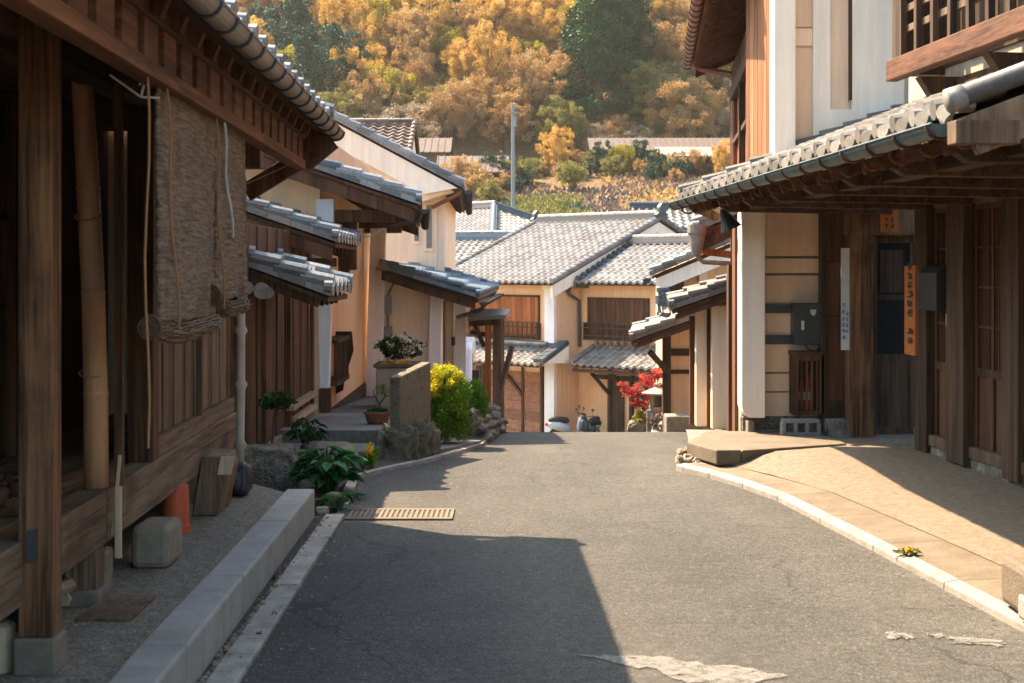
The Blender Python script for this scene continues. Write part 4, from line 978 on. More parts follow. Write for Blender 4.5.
shrub(hd, 'leaves', 'lf_hedge', (-.57,13.0,.28), (.24,.30,.40), 26000, .017, 60, 8, .34)
shrub(hd, 'yellow_tips', 'lf_hedge_top', (-.61,12.95,.52), (.21,.25,.20), 7000, .017, 60, 9, .22)
shrub(thing('green_hedge', (-.42,14.2,-.1), 'small bright green hedge tucked behind the yellow one', 'hedge'), 'leaves', 'lf_hedge', (-.40,14.1,.18), (.17,.25,.32), 13000, .017, 40, 18, .36)
sw = thing('dry_stone_wall', (-.25,15,-.2), 'low pile of flat grey stones at the bend of the road', 'stone wall')
rng = random.Random(8)
for j in range(4):
    for k in range(9):
        f = k/8; y = 13.7+2.5*f; x = -.33+.16*f+rng.uniform(-.02,.02)-j*.035
        rock(sw, 'stone', 'stone', (x, y, rz(y)+.04+j*.078), (.10+rng.uniform(0,.04), .18, .044+rng.uniform(0,.012)), 100+j*10+k, 3, .3)
po = thing('bonsai_pot', (-1.24,13.1,.14), 'shallow terracotta pot of bonsai and moss on the patio', 'potted plant')
mb = MB(); mb.lathe((-1.24,13.1,.138), [(.085,0),(.095,.012),(.12,.09),(.132,.095),(.132,.112),(.118,.112),(.11,.095),(0,.095)], 26); mb.build('pot', M['terra_d'], po)
shrub(po, 'moss', 'lf_green', (-1.24,13.1,.245), (.11,.11,.03), 900, .018, 14, 6); mb = MB(); mb.tube([(-1.21,13.1,.24),(-1.22,13.1,.32),(-1.17,13.1,.38),(-1.19,13.1,.5)], [.014,.011,.008,.004], 7); mb.tube([(-1.22,13.1,.32),(-1.28,13.1,.42)], .006, 6); mb.tube([(-1.17,13.1,.38),(-1.08,13.1,.43)], .006, 6); mb.build('branches', M['bark'], po)
shrub(po, 'twig_leaves', 'lf_olive', (-1.17,13.1,.44), (.13,.08,.09), 240, .018, 14, 16, .3)
pl = thing('concrete_planter', (-1.3,16.6,0), 'square concrete planter on the patio behind the wall stub', 'planter')
mb = MB(); mb.box(-1.56,-1.06,16.3,16.9,-.05,.43); mb.build('box', M['tan'], pl, bevel=.02); mb = MB(); mb.box(-1.59,-1.03,16.27,16.93,.43,.47); mb.build('lip', M['stone_w'], pl, bevel=.01)
fs = thing('flowering_shrub', (-1.3,16.6,.47), 'dark-leaved shrub with pale blossoms growing in the concrete planter', 'shrub')
shrub(fs, 'leaves', 'lf_dgreen', (-1.31,16.6,.62), (.27,.25,.18), 3200, .035, 18, 12, .35); shrub(fs, 'blossoms', 'lf_flower', (-1.29,16.55,.66), (.27,.26,.18), 420, .035, 18, 13, .35); shrub(fs, 'yellow_blossoms', 'lf_yflower', (-1.33,16.35,.48), (.20,.05,.03), 90, .03, 8, 13)

# ---- small porch roof on posts
pg = thing('wooden_porch', (-.4,24,-1.2), 'small flat-roofed wooden porch on orange and grey posts', 'porch')
X = lambda px: p(px, 24.0); Zp = lambda py: CAMZ-(py-HZ)*24/F
for a, b, y, m in ((485,491,24.0,'w_orange'),(492.5,501,24.15,'w_grey'),(500,504,25.3,'w_grey')):
    mb = MB(); mb.box(X(a), X(b), y, y+.12, -1.3, Zp(320)); mb.build('post', M[m], pg, bevel=.005)
mb = MB(); mb.hexa([(X(468),23.7,.70),(X(506),23.7,.74),(X(510),25.6,.78),(X(468),25.6,.78),(X(468),23.7,.78),(X(506),23.7,.80),(X(510),25.6,.85),(X(468),25.6,.86)]); mb.build('roof', M['tin'], pg)
mb = MB(); mb.beam((X(469),24.0,.66),(X(500),24.0,.69),.12,.12); mb.beam((X(470),24.1,.50),(X(486),24.1,.46),.07,.07); mb.beam((X(475),24.1,.62),(X(484),24.05,.25),.06,.06); mb.beam((X(499),24.2,Zp(395)),(X(512),24.9,Zp(350)),.08,.08); mb.build('braces', M['w_plank'], pg)
# ---- parked van behind the annex
vx0, vx1, vy = -2.25, -.80, 28.0; vz = rz(28)
van = thing('parked_van', (-1.5,29.5,vz), 'white small van with dark windows parked behind the porch', 'van')
mb = MB(); prof = [(0,.35),(0,.85),(.25,1.0),(.62,1.72),(.95,1.84),(3.2,1.84),(3.35,1.6),(3.38,.35)]
mb.prism([(vx0,vy+a,vz+b) for a, b in prof], (vx1-vx0,0,0)); mb.build('body', M['white_paint'], van, bevel=.05)
mb = MB(); mb.prism([(vx0+.12,vy+.265,vz+1.04),(vx1-.12,vy+.265,vz+1.04),(vx1-.18,vy+.59,vz+1.68),(vx0+.18,vy+.59,vz+1.68)], (0,-.02,.01)); mb.build('windscreen', M['glass'], van)
mb = MB(); mb.box(vx1-.005,vx1+.012,vy+.75,vy+1.5,vz+1.0,vz+1.6); mb.box(vx1-.005,vx1+.012,vy+1.65,vy+3.0,vz+1.0,vz+1.6); mb.build('side_window', M['glass'], van)
for yy in (.55, 2.75):
    for xx in (vx0+.02, vx1-.16):
        mb = MB(); mb.tube([(xx,vy+yy,vz+.28),(xx+.15,vy+yy,vz+.28)], .28, 20); w = mb.build('wheel', M['rubber'], van); mb = MB(); mb.tube([(xx-.006,vy+yy,vz+.28),(xx+.156,vy+yy,vz+.28)], .15, 16); mb.build('rim', M['steel'], w)
for xx in (vx0+.1, vx1-.36):
    mb = MB(); mb.box(xx,xx+.26,vy-.02,vy+.02,vz+.62,vz+.8); mb.build('headlight', M['paper'], van)
mb = MB(); mb.box(vx1,vx1+.14,vy+.5,vy+.58,vz+1.1,vz+1.3); mb.build('mirror', M['black'], van)
# ================================================================ HOUSE AT THE FOOT OF THE STREET (turned 45 degrees)
FH = Frame((1.35, 43.05), (1, -1), (-1, -1))
GZ = -4.0
fh = thing('townhouse', (1.35,43.05,GZ), 'large pale-roofed townhouse with a broad gable and a garage door at the street foot', 'house')
D = 5.13*2-.6*2
mb = MB(); a = FH.P(0,0,GZ); b = FH.P(0,-D,GZ); h0 = 1.16+.40*.6-.06
mb.prism([FH.P(-4.85,0,GZ), FH.P(-4.85,-D,GZ), FH.P(-4.85,-D,h0), FH.P(-4.85,-D/2,3.10), FH.P(-4.85,0,h0)], FH.u*4.85); mb.build('wall', M['sand'], fh)
slope(fh, FH, -5.2, .38, .60, 1.16, 5.13, .40, 'tile_l', 'w_dark', verge0=True, seed=71, vr=.085, rafters=False, tw=.275, th=.27, amp=1.25, hgt=1.1)
FHb = Frame(FH.P(0,-D,0)[:2], (1,-1), (1,1))
slope(fh, FHb, -5.2, .38, .60, 1.16, 5.13, .40, 'tile_l', 'w_dark', verge0=False, seed=72, vr=.085, rafters=False, discs=False)
ridge(FH, -5.1, .30, -4.53, 3.21, w=.42, h=.24, r=.09).build('ridge', M['tile_l'], fh)
onigawara(FH, .38, -4.53, 3.22, .48, .50, .12).build('ridge_end', M['ridge_d'], fh)
onigawara(FH, -5.25, -4.53, 3.22, .4, .42, .12).build('ridge_end', M['ridge_d'], fh)
mb = MB(); mb.prism([FH.P(.30,.50,1.10), FH.P(.30,-4.53,3.10), FH.P(.30,-4.53,2.70), FH.P(.30,.50,.72)], FH.u*-.08)
mb.prism([FH.P(.30,-4.53,3.10), FH.P(.30,-9.56,1.10), FH.P(.30,-9.56,.72), FH.P(.30,-4.53,2.70)], FH.u*-.08); mb.build('white_bargeboard', M['white'], fh)
mb = MB(); mb.box(0,0,0,0,0,0) if False else None
mb.prism([FH.P(.29,-4.38,2.78), FH.P(.29,-4.68,2.78), FH.P(.29,-4.68,2.55), FH.P(.29,-4.38,2.55)], FH.u*.05); mb.build('gable_ornament', M['white'], fh)
mb = MB(); mb.prism([FH.P(.005,-2.6,2.2), FH.P(.005,-4.53,2.9), FH.P(.005,-6.5,2.2)], FH.u*.02); mb.build('gable_panel', M['tan'], fh)
mb = MB(); mb.prism([FH.P(.03,-3.9,2.2), FH.P(.03,-4.53,2.45), FH.P(.03,-5.1,2.2)], FH.u*.02); mb.build('gable_inset', M['ochre'], fh)
mb = MB(); FH.box(mb, -.42, -.02, -.3, .10, GZ, h0-.05); mb.build('white_pilaster', M['white_c'], fh, bevel=.01)
mb = MB(); FH.box(mb, -.47, .03, -.3, .16, .95, h0); mb.build('pilaster_cap', M['white'], fh, bevel=.02)
def shutter_window(root, fr, s0, s1, t, z0, z1, n, rail=True, mat='w_orange'):
    mb = MB()
    for k in range(n): 
        a = s0+(s1-s0)*k/n; fr.box(mb, a+.006, a+(s1-s0)/n-.006, t-.05, t+.01+.008*(k % 2), z0, z1)
    w = mb.build('shutter_window', M[mat], root)
    mb = MB(); fr.box(mb, s0-.06, s0, t-.05, t+.05, z0-.06, z1+.06); fr.box(mb, s1, s1+.06, t-.05, t+.05, z0-.06, z1+.06); fr.box(mb, s0, s1, t-.05, t+.05, z1, z1+.06); fr.box(mb, s0, s1, t-.05, t+.05, z0-.06, z0)
    mb.build('frame', M['w_dark'], w)
    if rail:
        mb = MB(); r0 = z0-.08; r1 = z0+.42
        for z in (r0, r0+.12, r1-.14, r1): fr.box(mb, s0-.1, s1+.1, t+.16, t+.20, z, z+.04)
        k = 0
        while s0-.1+k*.2 < s1+.1:
            fr.box(mb, s0-.1+k*.2, s0-.07+k*.2, t+.165, t+.195, r0, r1); k += 1
        fr.box(mb, s0-.1, s0-.06, t, t+.2, r0, r1); fr.box(mb, s1+.06, s1+.1, t, t+.2, r0, r1)
        mb.build('window_rail', M['w_dark'], w)
    return w
shutter_window(fh, FH, -4.4, -.75, 0, -.50, .72, 22)
slope(fh, FH, -5.1, .22, 1.02, -1.28, 1.0, .46, 'tile_l', 'w_dark', verge0=False, seed=73, vr=.10, tw=.275, th=.27, rafters=False, amp=1.2)
mb = MB(); FH.box(mb, -4.9, .1, .0, .12, -.84, -.66); mb.build('flashing_tiles', M['ridge_d'], fh)
mb = MB()
for k in range(17): mb.tube([FH.P(-4.75+.28*k,.13,-.70), FH.P(-8.6+.28*k,.05,-.62)], .07, 8)
mb.build('flashing_rolls', M['tile_l'], fh)
mb = MB()
for q in range(3):
    for k in range(5): f = k/5; mb.tube([FH.P(.10+.13*q,1.05-1.1*f,-1.17+.52*f+.02), FH.P(.10+.13*q,.80-1.1*f,-1.05+.52*f+.0)], .075 if q < 2 else .085, 10)
mb.build('verge_rolls', M['ridge_d'], fh)
mb = MB(); mb.prism([FH.P(.36,.9,-1.22), FH.P(.36,-.1,-.72), FH.P(.36,-.1,-1.25), FH.P(.36,.12,-1.25)], FH.u*.05); mb.build('white_gusset', M['white'], fh)
mb = MB(); 
for k in range(8): FH.box(mb, -3.1, -.62, .0+.004*(k % 2), .04+.004*(k % 2), GZ+k*.30+.006, GZ+(k+1)*.30-.004)
gd = mb.build('garage_door', M['w_door'], fh)
mb = MB(); FH.box(mb, -3.2, -3.1, .0, .09, GZ, -1.4); FH.box(mb, -.62, -.52, .0, .09, GZ, -1.4); FH.box(mb, -1.42, -1.34, .05, .09, GZ+.1, -1.45); FH.box(mb, -3.1, -.62, .045, .08, GZ+.12, GZ+.2); mb.beam(FH.P(-2.3,.09,-1.5), FH.P(-1.4,.09,-2.3), .06, .10, side=FH.n); mb.build('door_frame', M['w_plank'], gd)
mb = MB(); FH.box(mb, -4.8, -3.3, .0, .05, GZ, -1.5); mb.build('plank_wall', M['w_plank'], fh)
# ---- the wing on its right
wg = thing('shop_house', tuple(FH.P(2,-1,GZ)), 'lower pale-roofed house joined to the gable, with a dark railing at its window', 'house')
mb = MB(); mb.prism([FH.P(.0,-1.0,GZ), FH.P(.0,-5.2,GZ), FH.P(.0,-5.2,1.35), FH.P(.0,-3.05,2.25), FH.P(.0,-1.0,1.36)], FH.u*6.2); mb.build('wall', M['sand'], wg)
slope(wg, FH, .40, 6.6, -.42, 1.16, 2.64, .46, 'tile_l', 'w_dark', verge0=False, seed=74, vr=.085, rafters=False, tw=.275, th=.27, amp=1.25)
FHc = Frame(FH.P(0,-5.7,0)[:2], (1,-1), (1,1)); slope(wg, FHc, .40, 6.6, 0, 1.16, 2.64, .46, 'tile_l', 'w_dark', verge0=False, seed=75, rafters=False, discs=False)
ridge(FH, .30, 6.6, -3.06, 2.42, w=.40, h=.2, r=.09).build('ridge', M['tile_l'], wg)
mb = MB()
for k in range(11): mb.tube([FH.P(.46,-.55-.24*k,1.25+.11*k), FH.P(.34,-.55-.24*k,1.31+.11*k)], .09, 9)
FH.box(mb, .30, .40, -3.1, -.42, 1.0, 1.2)
mb.build('abutment_tiles', M['ridge_d'], wg)
shutter_window(wg, FH, .45, 2.75, -1.0, -.50, .66, 13, mat='w_redz')
mb = MB(); mb.tube([FH.P(.12,-.40,1.10), FH.P(.12,-.45,.8), FH.P(.10,-.90,.62), FH.P(.10,-.93,-.8)], .05, 8); mb.tube([FH.P(.12,-.38,1.10), FH.P(.12,-.40,.85)], [.12,.06], 8); mb.build('drainpipe', M['iron'], wg)
slope(wg, FH, .62, 5.6, .05, -1.28, 1.05, .46, 'tile_l', 'w_dark', seed=76, vr=.08, rafters=True, tw=.275, th=.27, amp=1.2)
mb = MB()
for k in range(17): mb.tube([FH.P(.8+.28*k,-.86,-.72), FH.P(.8+.28*k,-.95,-.64)], .07, 8)
mb.build('flashing_rolls', M['tile_l'], wg)
mb = MB()
FH.box(mb, .6, 5.4, -.15, -.05, -1.50, -1.40)
for s in (1.25, 2.1, 4.2): FH.box(mb, s, s+.12, -1.0, -.90, GZ, -1.3); mb.beam(FH.P(s+.06,-.95,-2.2), FH.P(s+.06,-.1,-1.5), .08, .09)
FH.box(mb, .7, 5.3, -1.0, -.92, -1.75, -1.62)
mb.build('porch_frame', M['w_dark'], wg)
mb = MB(); FH.box(mb, 1.38, 1.85, -.99, -.94, GZ, -1.75); mb.build('dark_door', M['w_dark'], wg)
mb = MB(); FH.box(mb, 2.25, 3.4, -.99, -.955, GZ, -1.75); mb.build('pale_door', M['tan'], wg)
# ---- houses behind
B2 = Frame((-4.0, 59.5), (1, -.35), (-.35, -1))
b2 = thing('grey_roofed_house', (0,58,-4), 'wide grey-roofed house with a long blue-grey ridge behind the townhouse', 'house')
slope(b2, B2, -5, 8.5, 2.5, 1.55, 2.6, .48, 'tile_l', 'w_dark', seed=81, rafters=False, discs=False, tw=.3, th=.3, amp=1.3)
ridge(B2, -5, 8.5, -.15, 2.75, w=.45, h=.36, r=.12).build('ridge', M['tile_blue'], b2)
mb = MB(); B2.box(mb, -4.8, 8.3, -4, 2.0, -4.1, 1.6); mb.build('wall', M['cream'], b2)
B2b = Frame(B2.P(0,-5.3,0)[:2], (1,-.35), (.35,1)); slope(b2, B2b, -5, 8.5, 0, 1.55, 2.6*1.98, .24, 'tile_l', 'w_dark', seed=82, rafters=False, discs=False) if False else None
A = at(494, 208, 67)
b1 = thing('hipped_house', (A.x, A.y, -2), 'hipped pale-roofed house with dark hip tiles, farthest back on the left', 'house')
B1e = Frame((A.x, A.y), (1,1), (1,-1))      # hip end facing right and near
B1m = Frame((A.x, A.y), (1,-1), (-1,-1))    # main slope facing left and near
R = 3.6; pt = .47; ze = A.z-R*pt
tiles(B1e, -R, R, R, ze, R, pt, .30, .3, clip=lambda r: (-(R-r), (R-r)), seed=83, amp=1.3).build('roof_tiles', M['tile_w'], b1)
tiles(B1m, -11, R, R, ze, R, pt, .30, .3, clip=lambda r: (-11, (R-r)), seed=84, amp=1.3).build('roof_tiles', M['tile_l'], b1)
mb = MB(); P0 = Vector((A.x, A.y, A.z+.1))
for q in (B1m.P(R,R,ze+.1), B1e.P(R,R,ze+.1)): mb.beam(P0, q, .3, .22); mb.tube([P0+Vector((0,0,.12)), q+Vector((0,0,.12))], .1, 8)
mb.build('hip_ridges', M['ridge_d'], b1)
ridge(B1m, -11, .1, 0, A.z+.08, w=.36, h=.22, r=.1).build('ridge', M['tile_l'], b1)
mb = MB(); B1m.box(mb, -10.5, R-.7, -R, R-.7, -4, ze+.1); mb.build('wall', M['cream'], b1)
B3 = Frame(at(632, 208, 56)[:2], (1, .0), (0, -1))
b3 = thing('brown_grey_house', (6.5,57,-3.5), 'brown-grey tiled roof with a dark ridge peeking over the gable on the right', 'house')
slope(b3, B3, 0, 9, 1.6, 3.15, 1.7, .50, 'tile_w', 'w_dark', seed=85, rafters=False, tw=.3, th=.28, amp=1.3)
ridge(B3, -.1, 9, -.1, 3.98, w=.4, h=.22, r=.1).build('ridge', M['ridge_d'], b3)
mb = MB(); B3.box(mb, .3, 9, -3, 1.1, -4, 3.2); mb.build('wall', M['cream'], b3)
mb = MB(); q = at(645, 262, 50)
# ---- scooters in front of the pilaster
def scooter(loc, rz_, label, body, front):
    r = thing('scooter', loc, label, 'scooter', 'scooters parked by the white pilaster')
    o = Vector(loc); fr = Frame(loc, (cos(rz_), sin(rz_))); z = loc[2]
    for s in (0, 1.2):
        mb = MB(); mb.tube([fr.P(s,-.05,z+.23), fr.P(s,.05,z+.23)], .23, 20); w = mb.build('wheel', M['rubber'], r, bevel=.01)
        mb = MB(); mb.tube([fr.P(s,-.055,z+.23), fr.P(s,.055,z+.23)], .12, 14); mb.build('rim', M['steel'], w)
    def bulge(name, mat, pts, rr, sc=1):
        mb = MB(); mb.tube([fr.P(*q) for q in pts], rr, 14); return mb.build(name, M[mat], r, smooth=True)
    bulge('body', body, [(-.28,0,z+.62),(-.12,0,z+.60),(.15,0,z+.55),(.42,0,z+.45),(.55,0,z+.32)], [.06,.14,.18,.16,.08])
    bulge('seat', 'rubber', [(-.22,0,z+.76),(-.1,0,z+.78),(.2,0,z+.77),(.45,0,z+.74),(.52,0,z+.70)], [.05,.10,.12,.11,.05])
    mb = MB(); fr.box(mb, .5, .95, -.14, .14, z+.22, z+.28); mb.build('footboard', M['rubber'], r, bevel=.02)
    bulge('leg_shield', front, [(.92,0,z+.25),(.99,0,z+.50),(1.02,0,z+.78),(1.0,0,z+.92)], [.12,.19,.17,.08])
    mb = MB(); mb.tube([fr.P(1.2,0,z+.23), fr.P(1.05,0,z+.85)], .035, 8); mb.build('fork', M['steel'], r)
    mb = MB(); mb.tube([fr.P(.88,-.32,z+.98), fr.P(.99,-.12,z+.96), fr.P(.99,.12,z+.96), fr.P(.88,.32,z+.98)], .018, 8); h = mb.build('handlebar', M['black'], r)
    for t in (-.27, .27):
        mb = MB(); mb.tube([fr.P(.92,t,z+.98), fr.P(.97,t*1.12,z+1.14)], .008, 6); mb.tube([fr.P(.955,t*1.15,z+1.18), fr.P(.985,t*1.15,z+1.185)], .055, 12); mb.build('mirror', M['black'], h)
    mb = MB(); mb.tube([fr.P(1.02,0,z+.90), fr.P(1.12,0,z+.89)], [.10,.075], 14); mb.build('headlight', M['glass'], r)
    mb = MB(); mb.box(0,0,0,0,0,0) if False else None
    mb.tube([fr.P(-.34,0,z+.63), fr.P(-.27,0,z+.63)], [.05,.09], 12); mb.build('tail_light', M['red'], r)
    r.scale = (.84, .84, .84)
    return r
q = at(556, 432, 42.2); scooter((q.x-.05, 41.9, rz(41.9)-.02), radians(12), 'silver-blue scooter with a red tail light showing its seat over the crest', 'scooter_body', 'scooter_body')
q = at(582, 432, 41.5); scooter((q.x+.45, 42.0, rz(42)), radians(-118), 'dark scooter with two mirrors facing the camera beside the silver one', 'box_g', 'box_g')
cb = thing('basket_cart', (at(601,425,41)[0],41,-3.9), 'small blue-grey cart standing right of the dark scooter', 'cart')
mb = MB(); x = at(601,425,41).x; mb.box(x-.12,x+.12,41,41.3,-3.6,-3.15); mb.tube([(x-.1,41,-3.15),(x-.12,41,-2.95),(x+.1,41,-2.95)], .015, 6); mb.build('body', M['steel'], cb)
mb = MB(); mb.tube([(x-.13,41.1,-3.75),(x+.13,41.1,-3.75)], .16, 14); mb.build('wheel', M['rubber'], cb)
# ---- maple, lantern, post and shrubs in front of the wing
mp = thing('maple_tree', (at(645,430,29).x,29,rz(29)), 'small crimson-leaved maple by the stone lantern', 'maple')
mb = MB(); c = at(650, 430, 29); b0 = Vector((c.x, 29, rz(29)))
tips = [at(634,388,29), at(642,380,29.1), at(655,374,28.9), at(640,402,29), at(652,395,28.8), at(648,385,29.2), at(626,386,29), at(658,380,29), at(646,406,28.9), at(634,396,29), at(655,388,29), at(644,392,29)]
mb.tube([b0, b0+Vector((-.03,0,.5)), at(650,402,29), at(647,388,29)], [.05,.045,.035,.02], 8)
for t in tips: mb.tube([at(649,405,29), (at(649,405,29)+t)/2+Vector((0,0,.05)), t], [.02,.014,.006], 5)
mb.build('trunk', M['bark'], mp)
rng = random.Random(4); mb = MB(); bl = [(tuple(t+Vector((rng.uniform(-.12,.12), rng.uniform(-.3,.3), rng.uniform(-.10,.10)))), (.10,.2,.05)) for t in tips for _ in range(5)]
leaf_cloud(mb, bl, 5200, .035, rng, flat=.6); mb.build('leaves', M['lf_red'], mp)
sl_ = thing('stone_lantern', (at(658,425,28).x,28,rz(28)), 'grey stone lantern with a broad flat cap beside the maple', 'stone lantern')
x = at(657,425,28).x; z = rz(28)
mb = MB(); mb.lathe((x,28,z), [(.18,0),(.18,.12),(.10,.16),(.09,.5),(.16,.56),(.17,.62)], 12); mb.build('pedestal', M['conc'], sl_)
mb = MB(); mb.box(x-.14,x-.07,27.88,28.12,z+.62,z+.86); mb.box(x+.07,x+.15,27.86,28.14,z+.62,z+.86); mb.box(x-.07,x+.07,28.05,28.12,z+.62,z+.86); mb.build('light_chamber', M['conc'], sl_, bevel=.01)
mb = MB(); mb.lathe((x,28,z+.86), [(.30,0),(.31,.03),(.15,.10),(.05,.14),(.06,.2),(.0,.25)], 12); mb.build('cap', M['conc'], sl_)
mb = MB(); x = at(649,425,25).x; mb.box(x-.035,x+.035,25,25.07,rz(25),CAMZ-(410-HZ)*25/F); tag(mb.build('stone_post', M['conc'], loc=(x,25,rz(25))), 'slim square stone post in front of the lantern', 'post')
ss = thing('garden_shrub', (at(642,425,26)[0],26,rz(26)), 'low green shrub over pale rocks left of the stone post', 'shrub')
shrub(ss, 'leaves', 'lf_olive', tuple(at(641,419,26)), (.14,.15,.16), 900, .035, 10, 2)
dsb = thing('dry_shrub', (at(662,425,25)[0],25,rz(25)), 'dry pinkish-brown shrub right of the stone post', 'shrub')
shrub(dsb, 'twigs', 'lf_dry', tuple(at(660,422,25)), (.20,.2,.14), 1300, .03, 12, 3)
put_rock('rock', 'stone_w', tuple(at(637,427,26)), (.17,.15,.12), 33, 'pale tan rock at the foot of the maple')
put_rock('rock', 'stone_w', tuple(at(668,426,24)), (.16,.15,.07), 34, 'low tan rock under the dry shrub')
# ================================================================ RIGHT SIDE
# ---- step roofs of the far right row
R3 = Frame((.155, 0), (.1, 1), (-1, .1))
r3 = thing('pillared_house', (2.2,16,-.3), 'small sunlit cream house with two sleeve pillars under a weathered tile eave', 'house')
slope(r3, R3, 16.0, 18.8, -.02, 1.13, 1.5, .34, 'tile_w', 'w_redz', seed=91, vr=.05, tw=.3, amp=1.2, hgt=1.3, barge='w_redz', bh=.06)
mb = MB(); R3.box(mb, 16.5, 19.0, -3, -.62, -.5, 1.2); mb.build('wall', M['sand'], r3)
for a, b in ((696,707),(712,729)):
    mb = MB(); Y = 16.15 if a > 700 else 16.45; mb.box(p(a,Y), p(b,Y), Y, Y+.12, -.26, 1.15); mb.build('sleeve_pillar', M['cream'], r3, bevel=.012)
mb = MB(); mb.box(p(707,16.7), p(712,16.7), 16.7, 16.8, -.3, 1.1); mb.box(p(690,17), p(695,17), 17, 17.08, -.3, 1.0); mb.box(p(729,16.3), p(733,16.3), 16.3, 16.4, -.3, 1.1); mb.build('dark_post', M['w_redz'], r3)
gutter(r3, R3, 16.05, 18.7, .02, 1.07, r=.045)
mb = MB(); mb.tube([at(735,300,16.05), at(716,286,16.2), at(713,293,16.2)], .025, 8); mb.build('drainpipe', M['gutter'], r3)
r5 = thing('timber_framed_house', (2.9,21,-.9), 'low cream timber-framed house behind the stepped eaves', 'house')
R5 = Frame((-.36, 0), (.1, 1), (-1, .1))
slope(r5, R5, 20.0, 23, -.02, .58, 1.3, .36, 'tile_w', 'w_redz', seed=92, vr=.05, tw=.3, amp=1.2, hgt=1.3, barge='w_dark', bh=.06)
mb = MB(); mb.box(p(668,20.6), 4.4, 20.6, 21.1, -1.3, .75); mb.build('wall', M['sand'], r5)
mb = MB(); mb.box(p(663,20.5), p(671,20.5), 20.5, 20.62, -1.2, .8); mb.box(p(671,20.5), p(694,20.5), 20.56, 20.61, CAMZ-(356-HZ)*20.5/F, CAMZ-(349-HZ)*20.5/F); mb.box(p(671,20.5), p(694,20.5), 20.56, 20.61, CAMZ-(374-HZ)*20.5/F, CAMZ-(370-HZ)*20.5/F); mb.build('timber_frame', M['w_dark'], r5)
mb = MB(); mb.beam(at(650,352,20.3), at(668,372,20.5), .06, .07); mb.build('brace', M['w_dark'], r5)
mb = MB(); mb.box(p(664,19.6), p(735,19.6), 19.3, 19.7, -1.4, CAMZ-(414-HZ)*19.6/F); tag(mb.build('stone_ledge', M['patio'], bevel=.02, loc=(2.5,19.6,-.6)), 'pale raised ledge in front of the timber-framed house', 'ledge')
r4 = thing('gabled_house', (3,26,-1.6), 'cream house with a white gable edge and sunlit verge tiles above the stepped eaves', 'house')
R4 = Frame((-.07, 0), (.1, 1), (-1, .1))
slope(r4, R4, 25.0, 30, .0, 1.47, 4.2, .42, 'tile_w', 'w_redz', seed=93, vr=.075, tw=.3, amp=1.2)
mb = MB(); mb.prism([R4.P(25.06,-.1,1.40), R4.P(25.06,-4.1,3.08), R4.P(25.06,-4.1,2.82), R4.P(25.06,-.35,1.26), R4.P(25.06,-.1,1.26)], R4.u*.1); mb.build('white_bargeboard', M['white'], r4)
mb = MB(); mb.prism([(p(684,25.6),25.6,-2),(9,25.6,-2),(9,25.6,3.9),(p(684,25.6),25.6,1.5)], (0,5,0)); mb.build('wall', M['sand'], r4)
mb = MB(); mb.box(p(698,25.5), p(706,25.5), 25.3, 25.6, 1.35, 1.7); mb.build('purlin_end', M['white'], r4)
mb = MB(); mb.box(p(671,25.15), p(684,25.15), 25.15, 25.5, -1, 1.42); mb.build('dark_post', M['w_redz'], r4)
gutter(r4, R4, 25.05, 29.9, .06, 1.38, r=.06, mat='iron')
# dark stack of old tiles showing behind the eaves
ot = thing('tile_stack', (at(660,300,23)[0],23,0), 'dark stack of old ridge tiles beside the brown post', 'tile stack')
rng = random.Random(3); mb = MB()
for k in range(9): z = CAMZ-(322-4*k-HZ)*23/F; x = p(657+rng.uniform(0,3),23); mb.tube([(x,23,z),(x+.17,23.1,z+.01)], .045, 8)
mb.build('tiles', M['ridge_d'], ot)
# ---- upper building with the slatted eave underside
R0 = Frame((1.10, 0), (.1, 1), (-1, .1))
r0 = thing('brown_upper_house', (2.6,14.5,-.2), 'tall brown wooden house with a slatted eave and a copper downpipe', 'house')
mb = MB(); R0.box(mb, 13.2, 19.0, -3, -.02, -.8, 4.75); mb.build('wall', M['w_redz'], r0)
mb = MB()
for k in range(24): R0.box(mb, 13.3+k*.235, 13.3+k*.235+.22, -.02, .01+.006*(k % 2), 1.4, 4.0)
mb.build('orange_boards', M['w_orange'], r0)
mb = MB(); R0.box(mb, 13.3, 19.0, .0, .10, 3.78, 3.95); R0.box(mb, 13.3, 19.0, .0, .07, 3.2, 3.26)
for s in (13.35, 15.2, 17.05, 18.9): R0.box(mb, s-.06, s+.06, .0, .09, 1.4, 3.78)
mb.build('timber_frame', M['w_dark'], r0, bevel=.005)
for k in range(22):
    mb = MB(); R0.box(mb, 13.3+k*.26, 13.3+k*.26+.10, .02, .08, 3.96, 4.22); mb.build('rafter_block', M['w_grey'], r0)
slope(r0, R0, 12.9, 19.3, .60, 4.36, 3.6, .42, 'tile', 'w_red', seed=94, barge='w_redz', rafters=False)
mb = MB()
for k in range(34): s = 13.0+k*.185; mb.beam(R0.P(s,.52,4.26), R0.P(s,-.6,4.73), .055, .07)
mb.build('rafters', M['w_red'], r0)
mb = MB()
for k in range(8): t = .5-k*.14; R0.box(mb, 12.95, 19.25, t-.012, t+.012, 4.315+(.52-t)*.42, 4.33+(.52-t)*.42)
mb.build('eave_battens', M['w_redz'], r0)
gutter(r0, R0, 12.95, 19.3, .65, 4.33, r=.06, mat='pipe', name='copper_gutter')
mb = MB(); mb.tube([at(698,64,19.1), at(699,68,19.05), at(716,72,18.9), at(733,75,18.7), at(734,80,18.7), at(735,190,18.7)], .042, 10); mb.build('downpipe', M['pipe'], r0)
